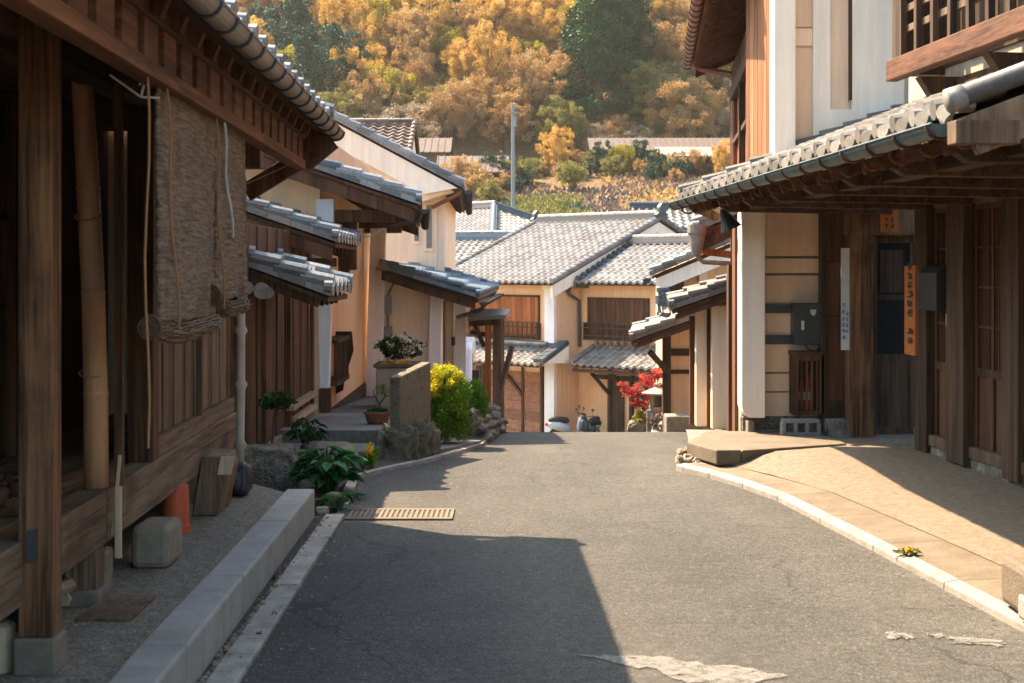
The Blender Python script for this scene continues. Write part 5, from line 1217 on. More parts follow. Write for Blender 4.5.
# low eave with rain hopper below it
r6 = thing('corner_eave', (1.9,14.5,1.6), 'small brown eave with a rain hopper tucked under the big canopy', 'eave')
R6 = Frame((.40, 0), (.1, 1), (-1, .1))
slope(r6, R6, 14.3, 16.2, .0, 1.95, 1.1, .45, 'tile_w', 'w_red', seed=95, tw=.3, barge='w_red', bh=.14)
mb = MB(); mb.lathe((p(697,14.2),14.2,1.70), [(.045,0),(.06,.05),(.085,.20),(.095,.22),(.095,.30),(.07,.30)], 14); mb.tube([(p(697,14.2),14.2,1.72), at(699,258,14.2), at(703,262,14.2), at(735,264,14.3)], .024, 8); mb.build('rain_hopper', M['gutter'], r6)
mb = MB(); mb.beam(at(702,251,14.4), at(740,256,14.4), .1, .07); mb.build('beam', M['w_orange'], r6)
mb = MB(); mb.box(p(733,12.5), p(739,12.5), 12.4, 12.55, 0, 2.0); mb.box(p(727,13.5), p(734,13.5), 13.4, 13.52, -.1, 1.6); mb.build('dark_post', M['w_redz'], r6)
# ---- white plastered building facing the camera
r2 = thing('white_storehouse', (2.0,12.3,.15), 'white and cream plastered building with a black meter box, behind the canopy', 'house')
W = 12.2
def w12(px): return (px-512)*W/F
def z12(py, Y=12.2): return CAMZ-(py-HZ)*Y/F
mb = MB(); mb.box(w12(742), 4.6, W+.03, W+.2, .1, 2.42); mb.build('lower_wall', M['tan'], r2)
mb = MB(); mb.box(w12(742)+.04, 4.6, W+.2, 12.7, .1, 2.42); mb.build('side_wall', M['w_redz'], r2)
mb = MB()
for a, b, d in ((203,256,.0),(258,273,.012),(275,303,.004),(303,372,.0),(373,391,.010),(392,416,.002)):
    mb.box(w12(760), w12(822), W-.012-d, W+.03, z12(b), z12(a)-.004)
mb.build('render_bands', M['wboard'], r2, bevel=.003)
mb = MB(); r = .06; x0, x1, zb, zt = w12(738), w12(761), z12(418,12.0), 2.35
mb.prism([(x1,12.0,zb),(x1,12.0,zt),(x0,12.0,zt),(x0,12.0,zb+.10),(x0+.012,12.0,zb+.05),(x0+.035,12.0,zb+.015),(x0+.07,12.0,zb)], (0,.22,0)); mb.build('sleeve_wall', M['white'], r2, bevel=.006)
mb = MB(); mb.box(w12(742), w12(800), W-.02, W+.1, .10, .30); mb.build('base', M['stone'], r2, bevel=.015)
mb = MB(); mb.box(w12(745), w12(752), 12.05, W-.02, .15, .27); mb.box(w12(753), w12(798), 12.08, W-.02, .15, .195); mb.build('base_stone', M['stone_w'], r2, bevel=.01)
ux = lambda px: (px-512)*W/F
mb = MB(); mb.box(ux(791), 4.6, W+.02, 13.6, 2.42, 6.8); mb.build('upper_wall', M['white'], r2)
mb = MB(); mb.box(ux(771), ux(792), W-.16, W+.06, 2.42, 6.8); mb.build('white_pilaster', M['white'], r2, bevel=.008)
mb = MB(); mb.box(ux(791.5), ux(812), W-.0, W+.02, 2.42, z12(48)); mb.box(ux(791.5), ux(812), W-.02, W+.02, z12(46), z12(29)); mb.box(ux(791.5), ux(812), W-.0, W+.02, z12(27), 6.8); mb.build('recess_panel', M['wboard'], r2, bevel=.004)
mb = MB(); mb.box(ux(812), ux(829), W-.05, W+.02, 2.42, 6.8); mb.box(ux(851), ux(913)+.3, W-.05, W+.02, 2.42, 6.8); mb.box(ux(829), ux(851), W-.05, W+.02, 2.42, z12(110)); mb.build('wall_face', M['white'], r2)
mb = MB(); mb.box(ux(829), ux(848), W-.01, W+.018, z12(110), 6.8); mb.build('slot_panel', M['wboard'], r2)
mb = MB(); mb.box(ux(848), ux(851), W-.045, W+.018, z12(100), 6.8); mb.build('slot_edge', M['w_redz'], r2)
mb = MB()
for k in range(6): mb.box(ux(771)+.01, ux(771)+.05, W+.065+k*.22, W+.27+k*.22, 2.42, 6.8)
mb.build('side_boards', M['w_rust'], r2, bevel=.004)
mb = MB(); mb.box(ux(903), ux(914), W-.06, W, z12(118), 3.6); mb.build('lower_panel', M['tan'], r2)
mbx = thing('meter_box', (w12(806),12.1,1.1), 'black-green metal meter box strapped to the cream wall', 'meter box')
mb = MB(); mb.box(w12(790), w12(822), 12.02, W-.014, z12(344,12.1), z12(303,12.1)); mb.build('box', M['box_g'], mbx, bevel=.006)
for a, b in ((313,304),(344,335)):
    mb = MB(); mb.box(w12(760.5), w12(790), 12.155, W-.013, z12(a), z12(b)); mb.build('strap', M['box_g'], mbx)
mb = MB(); mb.box(w12(797), w12(799.5), 12.005, 12.02, z12(329), z12(320)); mb.build('latch', M['paper'], mbx)
mb = MB(); mb.prism([(w12(806),12.012,z12(309)),(w12(811.5),12.012,z12(309)),(w12(811.5),12.012,z12(312.5)),(w12(808.8),12.012,z12(315.5)),(w12(806),12.012,z12(312.5))], (0,.01,0)); mb.build('sticker', M['paper'], mbx)
mb = MB(); mb.tube([at(805,344,12.1), at(808,349,12.08), at(815,351,12.08), at(822,348,12.1), at(826,330,12.1), at(826,270,12.1)], .006, 6); mb.build('cable', M['black'], mbx)
# brown board panel, post and doorway
dw = thing('shop_house', (3.2,11.2,.1), 'dark wooden shop house on the right with lattice doors and a long tiled canopy', 'shop house')
D_ = 11.9
wd = lambda px, Y=D_: (px-512)*Y/F
mb = MB()
for a, b in ((822,848),):
    for z0, z1 in ((.45,1.16),(1.17,1.62),(1.63,2.25)): mb.box(wd(a,12.05), wd(b,12.05), 12.0, 12.06, z0, z1)
mb.build('board_panel', M['w_redz'], dw, bevel=.004)
mb = MB(); mb.box(wd(821,12.0), wd(826,12.0), 11.98, 12.1, .2, 2.25); mb.build('thin_post', M['w_dark'], dw)
mb = MB(); mb.box(wd(824,12), wd(850,12), 11.85, 12.1, .12, .30); mb.build('plinth', M['stone'], dw, bevel=.01)
mb = MB(); mb.box(wd(826,12), wd(845,12), 12.0, 12.07, .30, .45); mb.build('floor_grille', M['w_dark'], dw)
mb = MB(); mb.box(wd(848), wd(871), D_-.08, D_+.14, .13, 2.25); mb.build('door_post', M['w_post'], dw, bevel=.006)
mb = MB(); mb.box(wd(846), wd(922), D_-.02, D_+.12, z12(235,D_), z12(205,D_)); mb.build('lintel', M['w_grey'], dw, bevel=.006)
mb = MB(); mb.box(wd(871.5), wd(877), D_, D_+.1, .14, z12(235,D_)); mb.build('jamb', M['w_plank'], dw, bevel=.003)
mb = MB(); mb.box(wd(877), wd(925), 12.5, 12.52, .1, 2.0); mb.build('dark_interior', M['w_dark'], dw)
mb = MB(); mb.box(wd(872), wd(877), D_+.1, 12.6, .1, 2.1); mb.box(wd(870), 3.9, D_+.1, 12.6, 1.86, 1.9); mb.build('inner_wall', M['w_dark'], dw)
mb = MB(); 
for z0, z1 in ((.16,.22),(.78,.84),(1.30,1.34),(1.78,1.84)): mb.box(wd(878), wd(918), D_+.12, D_+.15, z0, z1)
for a, b in ((878,881),(914,920)): mb.box(wd(a), wd(b), D_+.118, D_+.152, .22, 1.78)
mb.box(wd(880), wd(916), D_+.128, D_+.14, .2, .80)  # dark lower panel added to keep the opening black
dd = mb.build('added_dark_door', M['w_dark'], dw)  # dark door leaf added, standing in for the shade inside the doorway
mb = MB(); mb.box(wd(881), wd(914), D_+.13, D_+.14, .84, 1.78); mb.build('pane', M['glass'], dd)
mb = MB(); mb.box(wd(884), wd(908), D_+.122, D_+.128, 1.36, 1.72); mb.build('notice', M['w_dark'], dd)
mb = MB(); mb.box(wd(872), wd(930), D_-.6, D_+.1, .10, .165); mb.build('threshold', M['walk'], dw, bevel=.008)
# facade with the lattice doors, receding towards the camera
R1 = Frame((4.2245, 0), (-.095, 1), (-1, -.095))
def Yf(px): return 4.2245/((px-512)/F+.095)
def sf(px): return Yf(px)*1.0045
mb = MB(); R1.box(mb, 3.0, 11.2, -.16, .02, -.1, .22); mb.build('foundation', M['stone'], dw, bevel=.015)
mb = MB(); R1.box(mb, 3.0, 11.15, -.14, .035, .215, .30); mb.build('sill_beam', M['w_grey'], dw, bevel=.008)
mb = MB()
for a, b in ((921,933),(956,973),(1009,1026)): R1.box(mb, sf(b), sf(a), -.12, .055 if a != 956 else .075, .16, 2.35)
for s in (8.2, 7.1, 6.0, 4.9): R1.box(mb, s-.08, s+.08, -.12, .055, .16, 2.35)
mb.build('posts', M['w_dark'], dw, bevel=.006).name = 'facade_post'
bays = [(sf(956), sf(933)), (sf(1009), sf(973)), (8.28, sf(1026)), (7.18, 8.12), (6.08, 7.02)]
for k, (a, b) in enumerate(bays):
    L = b-a
    mb = MB(); R1.box(mb, a, b, -.06, -.03, .30, .80); R1.box(mb, a, b, -.06, -.015, .80, .86); R1.box(mb, a, b, -.06, -.015, 1.98, 2.03)
    R1.box(mb, a, a+.04, -.06, -.012, .22, 2.0); R1.box(mb, b-.04, b, -.06, -.012, .22, 2.0); R1.box(mb, a+L/2-.02, a+L/2+.02, -.06, -.012, .22, 2.0)
    d = mb.build('lattice_door', M['w_redz'], dw, bevel=.003)
    mb = MB(); n = int(L/.034)
    for q in range(n): R1.box(mb, a+L*q/n, a+L*q/n+.016, -.055, -.028, .86, 1.98)
    for z in (1.14, 1.42, 1.70): R1.box(mb, a, b, -.058, -.022, z, z+.018)
    mb.build('lattice_bars', M['w_redz'], d)
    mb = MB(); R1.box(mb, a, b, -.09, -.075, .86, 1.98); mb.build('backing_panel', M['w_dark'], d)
    mb = MB(); R1.box(mb, a, b, -.08, -.02, 2.03, 2.35); mb.build('transom_panel', M['w_grey'], dw, bevel=.004)
    mb = MB(); R1.box(mb, a, b, -.08, .0, 2.02, 2.08); mb.build('transom_rail', M['w_grey'], dw, bevel=.003)
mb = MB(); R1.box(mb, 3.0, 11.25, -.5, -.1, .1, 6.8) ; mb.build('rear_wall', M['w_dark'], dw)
mb = MB(); R1.box(mb, 3.0, 11.4, -.1, .09, 2.35, 2.55); mb.build('head_beam', M['w_darky'], dw, bevel=.006)
mb = MB(); R1.box(mb, 3.0, 11.35, -.12, -.0, 2.55, 6.8); mb.build('upper_wall', M['tan'], dw)
# upper bay window
BT = .38
mb = MB(); R1.box(mb, 4.0, 10.75, BT-.06, BT+.03, 2.96, 3.115); bay = mb.build('bay_window', M['w_red'], dw, bevel=.008)
mb = MB(); R1.box(mb, 10.62, 10.74, .0, BT-.02, 3.0, 5.6); R1.box(mb, 4.0, 10.7, .0, .02, 3.05, 5.6); R1.box(mb, 4.0, 10.7, .0, BT-.02, 5.2, 5.3); mb.build('bay_frame', M['w_dark'], bay)
mb = MB(); s = 10.55
while s > 4.2:
    R1.box(mb, s-.025, s+.025, BT-.05, BT-.005, 3.115, 5.2); s -= .30
mb.build('bay_mullions', M['w_dark'], bay)
mb = MB()
for z in (3.30, 3.45, 3.98, 4.5): R1.box(mb, 4.1, 10.6, BT-.075, BT-.05, z, z+.05)
R1.box(mb, 10.0, 10.95, BT-.05, BT-.01, 3.66, 3.73); mb.build('bay_rails', M['w_grey'], bay)
for s in (10.35, 9.2, 8.0):
    mb = MB(); mb.prism([R1.P(s,.0,2.5), R1.P(s,.30,2.95), R1.P(s,.0,2.95)], R1.u*.1); mb.build('bay_bracket', M['w_dark'], bay)
for s in (10.35, 9.2, 8.0):
    mb = MB(); mb.prism([R1.P(s+.1,.006,2.55), R1.P(s+.1,.006,2.94), R1.P(s-.7,.006,2.94), R1.P(s-.62,.006,2.82), R1.P(s-.35,.006,2.80), R1.P(s-.25,.006,2.70), R1.P(s-.1,.006,2.66), R1.P(s-.05,.006,2.55)], R1.n*.02); mb.build('scalloped_board', M['w_dark'], bay)
# ---- tiled canopy
CN = Frame((1.976, 0), (-.045, 1), (-1, -.045))
cz = 2.15
slope(dw, CN, 5.52, 12.15, .0, cz, 2.02, .385, 'tile_w', 'w_darky', seed=99, verge0=False, vr=.05, tw=.262, th=.22, amp=1.35, hgt=.8, rafters=False)
mb = MB(); N = round((12.15-5.52)/.262); tw = (12.15-5.52)/N
for i in range(N):                                       # pendant lips of the eave tiles
    s = 5.52+(i+.42)*tw; pts = []
    for a, b in ((-.34,.0),(-.27,-.022),(-.09,-.036),(0,-.052),(.09,-.036),(.27,-.022),(.34,.0),(.22,.022),(-.22,.022)): pts.append(CN.P(s+a*tw, .016, cz+.03+b))
    mb.prism(pts, CN.n*-.02)
mb.build('pendant_tiles', M['tile_w'], dw)
ridge(CN, 5.72, 5.95, -1.0, cz+.36, w=2.0, h=.06, r=.01, layers=1) if False else None
mb = MB(); mb.tube([CN.P(5.46,.02,cz+.06), CN.P(5.46,-2.0,cz+.83)], .042, 14);  mb.tube([CN.P(5.46,.06,cz+.045), CN.P(5.46,.0,cz+.065)], .050, 14); mb.build('verge_roll', M['tile_w'], dw, smooth=True)
mb = MB(); CN.box(mb, 5.40, 5.50, -.2, .05, cz-.12, cz-.03); mb.prism([CN.P(5.42,.02,cz-.02), CN.P(5.42,-1.9,cz+.71), CN.P(5.42,-1.9,cz+.52), CN.P(5.42,-.05,cz-.16)], CN.u*.05); mb.build('bargeboard', M['w_grey'], dw, bevel=.004)
mb = MB(); mb.prism([CN.P(5.50,-.25,cz-.06), CN.P(5.50,-1.9,cz+.50), CN.P(5.50,-1.9,cz+.20), CN.P(5.50,-.30,cz-.22)], CN.u*.06); mb.build('end_board', M['w_red'], dw, bevel=.004)
mb = MB(); s = 5.85
while s < 12.1:
    mb.beam(CN.P(s,-.06,cz-.10), CN.P(s,-1.85,cz+.585), .05, .07); s += .285
mb.build('rafters', M['w_red'], dw)
mb = MB(); mb.hexa([CN.P(5.75,-.03,cz-.062), CN.P(12.1,-.03,cz-.062), CN.P(12.1,-1.95,cz+.675), CN.P(5.75,-1.95,cz+.675), CN.P(5.75,-.03,cz-.045), CN.P(12.1,-.03,cz-.045), CN.P(12.1,-1.95,cz+.692), CN.P(5.75,-1.95,cz+.692)]) ; mb.build('soffit', M['w_red'], dw)
mb = MB(); CN.box(mb, 5.7, 12.1, -.62, -.50, cz-.10, cz+.03); mb.build('eave_beam', M['w_darky'], dw, bevel=.005)
for s in (6.3, 7.2, 8.1, 9.0, 9.9, 10.8, 11.7):
    mb = MB(); ex = -.28
    mb.prism([CN.P(s,-1.7,cz+.0), CN.P(s,ex-.04,cz-.0), CN.P(s,ex,cz-.03), CN.P(s,ex,cz-.08), CN.P(s,ex-.06,cz-.12), CN.P(s,-1.7,cz-.14)], CN.u*.09); mb.build('cantilever_arm', M['w_darky'], dw, bevel=.006)
gutter(dw, CN, 5.55, 12.15, .042, cz-.030, r=.05, mat='copper', straps=.42, hooks=True, name='copper_gutter')
mb = MB(); mb.hexa([at(688,196,12.2),at(690,210,12.2),at(716,222,12.3),at(722,215,12.3),at(688,192,12.3),at(692,206,12.3),at(718,216,12.4),at(722,210,12.4)]); mb.build('gutter_end_board', M['w_grey'], dw)
# ---- lamp on the corner
lp = thing('wall_lamp', (2.0,12.0,2.0), 'black conical wall lamp on the corner of the white building', 'wall lamp')
mb = MB(); mb.tube([at(706,208,11.9), at(722,216,11.9), at(737,232,11.9)], [.012,.06,.010], 10) if False else mb.tube([at(722,209,11.9), at(727,219,11.9), at(731,229,11.9)], [.02,.055,.095], 16); mb.build('shade', M['black'], lp)
mb = MB(); mb.tube([at(738,212,12.0), at(731,207,11.95), at(724,209,11.9)], .010, 8); mb.build('arm', M['black'], lp)
mb = MB(); mb.tube([at(731,229,11.9), at(728,222,11.9)], [.03,.03], 12); mb.build('bulb', M['paper'], lp)
mb = MB(); mb.tube([at(722,212,12.0)]+[at(722+k*2.4, 212-7*sin(k/8*pi*.75), 12.0) for k in range(1,9)]+[at(748,210,12.1)], .010, 6); mb.box(w12(753), w12(768), 12.05, 12.15, z12(209), z12(202)); mb.build('cable', M['black'], lp)
# ---- signs and small things on the front
def strokes(mb, o, ux, uz, w, h, rng, nrm, n=6):
    """an illegible brush-written character"""
    for k in range(n):
        if rng.random() < .5: a = (rng.uniform(.05,.3), rng.uniform(.1,.9)); b = (rng.uniform(.65,.95), a[1]+rng.uniform(-.08,.08))
        else: a = (rng.uniform(.2,.8), rng.uniform(.6,.98)); b = (a[0]+rng.uniform(-.25,.25), rng.uniform(.02,.4))
        p0 = o+ux*(a[0]*w)+uz*(a[1]*h); p1 = o+ux*(b[0]*w)+uz*(b[1]*h); mb.beam(p0, p1, .0025, w*.11, side=nrm)
Zv = Vector((0,0,1)); Xv = Vector((1,0,0))
rng = random.Random(21)
sg = thing('hanging_sign', (wd(889),11.85,2.0), 'small orange wooden name board hung over the doorway', 'sign')
Ys = 11.80; mb = MB(); mb.box((880.5-512)*Ys/F, (898-512)*Ys/F, Ys, Ys+.025, z12(232,Ys), z12(206,Ys)); mb.build('board', M['sign'], sg, bevel=.003)
mb = MB(); 
for k, py in enumerate((222, 229)):
    strokes(mb, Vector(((884-512)*Ys/F, Ys-.002, z12(py,Ys))), Xv, Zv, .04, .05, rng, (0,1,0)); strokes(mb, Vector(((890-512)*Ys/F, Ys-.002, z12(py,Ys))), Xv, Zv, .04, .05, rng, (0,1,0))
mb.build('lettering', M['ink'], sg)
mb = MB(); mb.beam(((876-512)*Ys/F, Ys-.01, z12(206,Ys)), ((901-512)*Ys/F, Ys-.01, z12(200,Ys)), .03, .045); mb.beam(((901-512)*Ys/F, Ys, z12(200,Ys)), ((931-512)*Ys/F, Ys, z12(197,Ys)), .03, .04); mb.build('hanger_bar', M['w_grey'], sg)
vs = thing('vertical_sign', (3.1,11.05,1.2), 'tall orange wooden sign board with dark brush lettering beside the doorway', 'sign')
Yv = 10.95; X0 = (911-512)*Yv/F; X1 = (924-512)*Yv/F
mb = MB(); mb.hexa([(X0+.03,Yv,z12(356,Yv)),(X1,Yv,z12(356,Yv)),(X1,Yv+.16,z12(355,Yv)),(X0-.008,Yv+.16,z12(355,Yv)),(X0+.03,Yv,z12(265,Yv)),(X1,Yv,z12(265,Yv)),(X1,Yv+.16,z12(266,Yv)),(X0-.008,Yv+.16,z12(266,Yv))]); mb.build('board', M['sign'], vs, bevel=.003)
mb = MB(); d = Vector((-.038,.16,0)).normalized(); z0 = z12(345,Yv); 
for k in range(9):
    if k in (2,): continue
    strokes(mb, Vector((X0+.0245,Yv+.02,z0+k*.072))-Vector((.004,0,0)), d, Zv, .10, .058, rng, (1,.2,0), 7)
mb.build('lettering', M['ink'], vs)
mb = MB(); mb.box((919-512)*Yv/F, (924-512)*Yv/F, Yv-.01, Yv+.015, z12(265,Yv), z12(215,Yv)); mb.build('hanging_strip', M['w_orange'], vs)
ps = thing('poster', (w12(844),11.88,1.3), 'narrow white paper poster with blue writing on the brown wall', 'poster')
Yp = 11.78; mb = MB(); mb.box((841-512)*Yp/F, (849.5-512)*Yp/F, Yp, Yp+.004, z12(350,Yp), z12(248,Yp)); mb.build('paper', M['paper'], ps)
mb = MB(); rngp = random.Random(2)
for k in range(6): strokes(mb, Vector(((841.8-512)*Yp/F, Yp-.002, z12(340-6.4*k,Yp))), Xv, Zv, .030, .046, rngp, (0,1,0), 9)
for k in range(4): strokes(mb, Vector(((845.6-512)*Yp/F, Yp-.002, z12(334-6.0*k,Yp))), Xv, Zv, .026, .042, rngp, (0,1,0), 9)
mb.build('blue_writing', M['blue'], ps)

cbn = thing('lattice_cabinet', (w12(808),12.1,.3), 'wooden slatted cabinet holding red fire extinguishers below the meter box', 'cabinet')
cx0, cx1 = (793-512)*12.0/F, (824-512)*12.0/F; c0, c1 = z12(415,12.0), z12(355,12.0)
mb = MB(); mb.box(cx0,cx0+.045,11.98,12.17,c0,c1); mb.box(cx1-.045,cx1,11.98,12.17,c0,c1); mb.box(cx0-.01,cx1+.01,11.97,12.17,c1,c1+.03); mb.box(cx0+.045,cx1-.045,11.98,12.17,c0,c0+.035); mb.box(cx0+.045,cx1-.045,12.17,12.18,c0,c1); mb.box(cx0+.045,cx1-.045,11.98,12.0,c1-.05,c1); mb.build('frame', M['w_plank'], cbn, bevel=.003)
for k in range(4):
    mb = MB(); x = cx0+.062+k*.043; mb.box(x, x+.018, 11.985, 12.0, c0+.035, c1-.05); mb.build('slat', M['w_plank'], cbn)
for k, (dx, hh, zz) in enumerate(((.085,.26,0),(.145,.30,0))):
    fe = thing('fire_extinguisher', (cx0+dx,12.1,c0+.036), ('shorter red fire extinguisher on the left inside the slatted cabinet', 'taller red fire extinguisher on the right inside the slatted cabinet')[k], 'fire extinguisher', 'extinguishers in the cabinet')
    mb = MB(); mb.lathe((cx0+dx,12.1,c0+.037), [(.03,0),(.034,.01),(.034,hh-.05),(.02,hh-.01),(.012,hh)], 14); mb.build('cylinder', M['red'], fe, smooth=True)
    mb = MB(); mb.tube([(cx0+dx,12.1,c0+.036+hh),(cx0+dx,12.07,c0+.08+hh),(cx0+dx+.03,12.06,c0+.075+hh)], .009, 6); mb.tube([(cx0+dx,12.1,c0+.05+hh),(cx0+dx-.035,12.06,c0+.0+hh),(cx0+dx-.03,12.055,c0-.1+hh)], .006, 6); mb.build('valve_and_hose', M['black'], fe)
    mb = MB(); mb.tube([(cx0+dx,12.1,c0+.12),(cx0+dx,12.1,c0+.19)], .0345, 14); mb.build('label_band', M['paper'], fe)
hb = MB(); bx0, bx1 = (781-512)*11.85/F, (820-512)*11.85/F; bz = .172; bh = .135
hb.box(bx0+.01,bx1-.01,11.80,11.92,bz+bh-.03,bz+bh); hb.box(bx0,bx1,11.80,11.92,bz,bz+.03)
n = 4; Lb = bx1-bx0
for k in range(n):
    x = bx0+.0+(Lb-.035)*k/(n-1); hb.box(x+.001,x+.034,11.803,11.917,bz+.028,bz+bh-.028)
tag(hb.build('concrete_block', M['conc'], bevel=.006, loc=(bx0,11.85,bz)), 'hollow concrete block with three holes lying below the slatted cabinet', 'concrete block')
ml = thing('mailbox', (3.2,10.5,1.2), 'dark arched mailbox fixed beside the lattice door', 'mailbox')
sm = sf(953); z0, z1 = CAMZ-(311-HZ)*10.45/F, CAMZ-(265-HZ)*10.45/F
mb = MB(); mb.prism([R1.P(sm,.0,z0), R1.P(sm,.13,z0), R1.P(sm,.13,z1-.06), R1.P(sm,.09,z1-.01), R1.P(sm,.0,z1)], R1.u*.32); mb.build('box', M['black'], ml, bevel=.008)
mb = MB(); R1.box(mb, sm+.322, sm+.33, .0, .14, z0, z1-.04); mb.build('side_plate', M['steel'], ml)
mb = MB(); R1.box(mb, sm-.07, sm-.055, .03, .078, z0-.11, z0-.02); tag(mb.build('name_tag', M['w_light'], loc=R1.P(sm,.05,z0)), 'tiny pale name tag on the post under the mailbox', 'name tag')
# ---- stoop and stones
random.seed(9)
z = .185
mb = MB()
mb.hexa([(1.39,11.3,.07),(1.55,10.78,.07),(1.74,10.80,.07),(1.66,12.1,.07),(1.39,11.3,z),(1.55,10.78,z),(1.74,10.80,z),(1.66,12.1,z)])
mb.hexa([(1.745,10.80,.07),(2.66,11.30,.07),(2.62,12.15,.07),(1.67,12.1,.07),(1.745,10.80,z-.004),(2.66,11.30,z-.012),(2.62,12.15,z-.01),(1.67,12.1,z-.004)])
mb.build('x', M['strip'], bevel=.012); st0 = COL.objects[-1]
st0.name = 'stoop'; tag(st0, 'low tan stone-edged stoop at the corner of the white building', 'stoop')
for k, (px, py, rx, rz2) in enumerate(((684,458,.055,.06),(689,463,.05,.05),(694,459,.05,.075),(699,465,.045,.045),(681,463,.035,.045),(705,467,.03,.03))):
    q = Vector((*gp(px, py+4), 0)); put_rock('rubble_stone', 'stone_w', (q.x, q.y+.05, rz2*.8), (rx, .06, rz2), 50+k,
        ('rounded tan rubble stone at the left end under the stoop', 'squat rubble stone under the stoop corner', 'tallest rubble stone under the stoop corner', 'small rubble stone right of the tallest one under the stoop', 'leftmost little rubble stone beside the white kerb', 'tiny rubble stone at the right end of the rubble under the stoop')[k], .35, 'stone', 'rubble stones under the stoop')
mb = MB(); q = gp(1042, 607, .12); mb.box(q[0]-.06, q[0]+.22, q[1], q[1]+.35, .06, .27); tag(mb.build('stone_block', M['strip'], bevel=.03, loc=(q[0],q[1],.06)), 'squared tan stone block on the apron at the right edge', 'stone block')
mb = MB(); q = gp(1046, 626, .06); mb.box(q[0]-.06, q[0]+.3, q[1]-.12, q[1]+.18, .05, .16); tag(mb.build('stone_block', M['kerb_r'], bevel=.02, loc=(q[0],q[1],.06)), 'low pale stone slab in front of the tan block at the right edge', 'stone block')
rng = random.Random(12)
wd_ = thing('weeds', (1.95,8.6,.05), 'tuft of weeds with an orange flower in a crack of the pale kerb strip', 'weeds')
shrub(wd_, 'leaves', 'lf_olive', (gp(893,552,.06)[0]+.07, gp(893,552,.06)[1], .066), (.06,.05,.012), 160, .022, 6, 4); shrub(wd_, 'blossoms', 'lf_yflower', (gp(895,553,.06)[0]+.07, gp(895,553,.06)[1], .078), (.02,.02,.008), 14, .02, 3, 5)
# drain grate set across the road on the left
dg = thing('drain_grate', (-.7,9.0,.004), 'pale slotted concrete drain cover set across the left edge of the road', 'drain cover')
mb = MB(); n = 21
x0, x1, y0, y1 = -1.04, -.37, 8.80, 9.18
mb.box(x0,x1,y0,y0+.05,-.02,.012); mb.box(x0,x1,y1-.05,y1,-.02,.012)
for k in range(n):
    a = x0+(x1-x0)*k/n
    mb.box(a+.013, a+(x1-x0)/n, y0+.05, y1-.05, -.02, .0115)
mb.build('slotted_cover', M['strip'], dg)
mb = MB(); mb.box(x0,x1,y0+.05,y1-.05,-.02,.0065); mb.build('dark_slots', M['asphalt'], dg)
# tufts along the left kerbs
for k, (px, py) in enumerate(((516,612),(347,546),(515,0))): pass
gt = thing('kerb_grass', (-1.1,7,.0), 'little green tufts growing in the joint of the narrow kerb', 'weeds')
for k in range(9):
    y = 5.6+k*.36; shrub(gt, 'tuft', 'lf_green', (interp(LEFT, y)-.0+rng.uniform(-.14,.02), y, .012), (.02,.03,.018), 26, .018, 3, 70+k)
rngk = random.Random(31); gv = MB()
for k in range(260):
    y = rngk.uniform(4.4, 8.9); x = rngk.uniform(-1.165, -1.135); r = rngk.uniform(.006,.016)
    gv.lathe((x, y, .008), [(r*.8,0),(r,r*.6),(r*.5,r*1.3),(0,r*1.4)], 5)
tag(gv.build('gravel', M['stone_w']), kind='stuff')
lv = MB()
for k in range(420):
    y = rngk.uniform(4.6, 13.5)
    if k % 3 == 0: x = interp(RIGHT, y)-abs(rngk.gauss(0, .07)) if y < 11 else 99
    elif k % 3 == 1: x = interp(LEFT, y)+abs(rngk.gauss(0, .08))
    else: x = rngk.uniform(-1.3, 2.2) if rngk.random() < .25 else interp(LEFT, y)-rngk.uniform(.0, .15)
    if x > 3 or x < interp(LEFT, y)-.14: continue
    if x > interp(RIGHT, y): continue
    r = rngk.uniform(.006, .017); a = rngk.uniform(0, pi); z0 = rz(y)+(.008 if x > interp(LEFT, y) else .03)
    d = Vector((cos(a), sin(a), rngk.uniform(-.1,.25)))*r; e = Vector((-sin(a), cos(a), rngk.uniform(0,.3)))*r*.45; c = Vector((x, y, z0+.004))
    lv.face([c-d, c+e, c+d, c-e])
tag(lv.build('fallen_leaves', M['lf_dry']), kind='stuff')

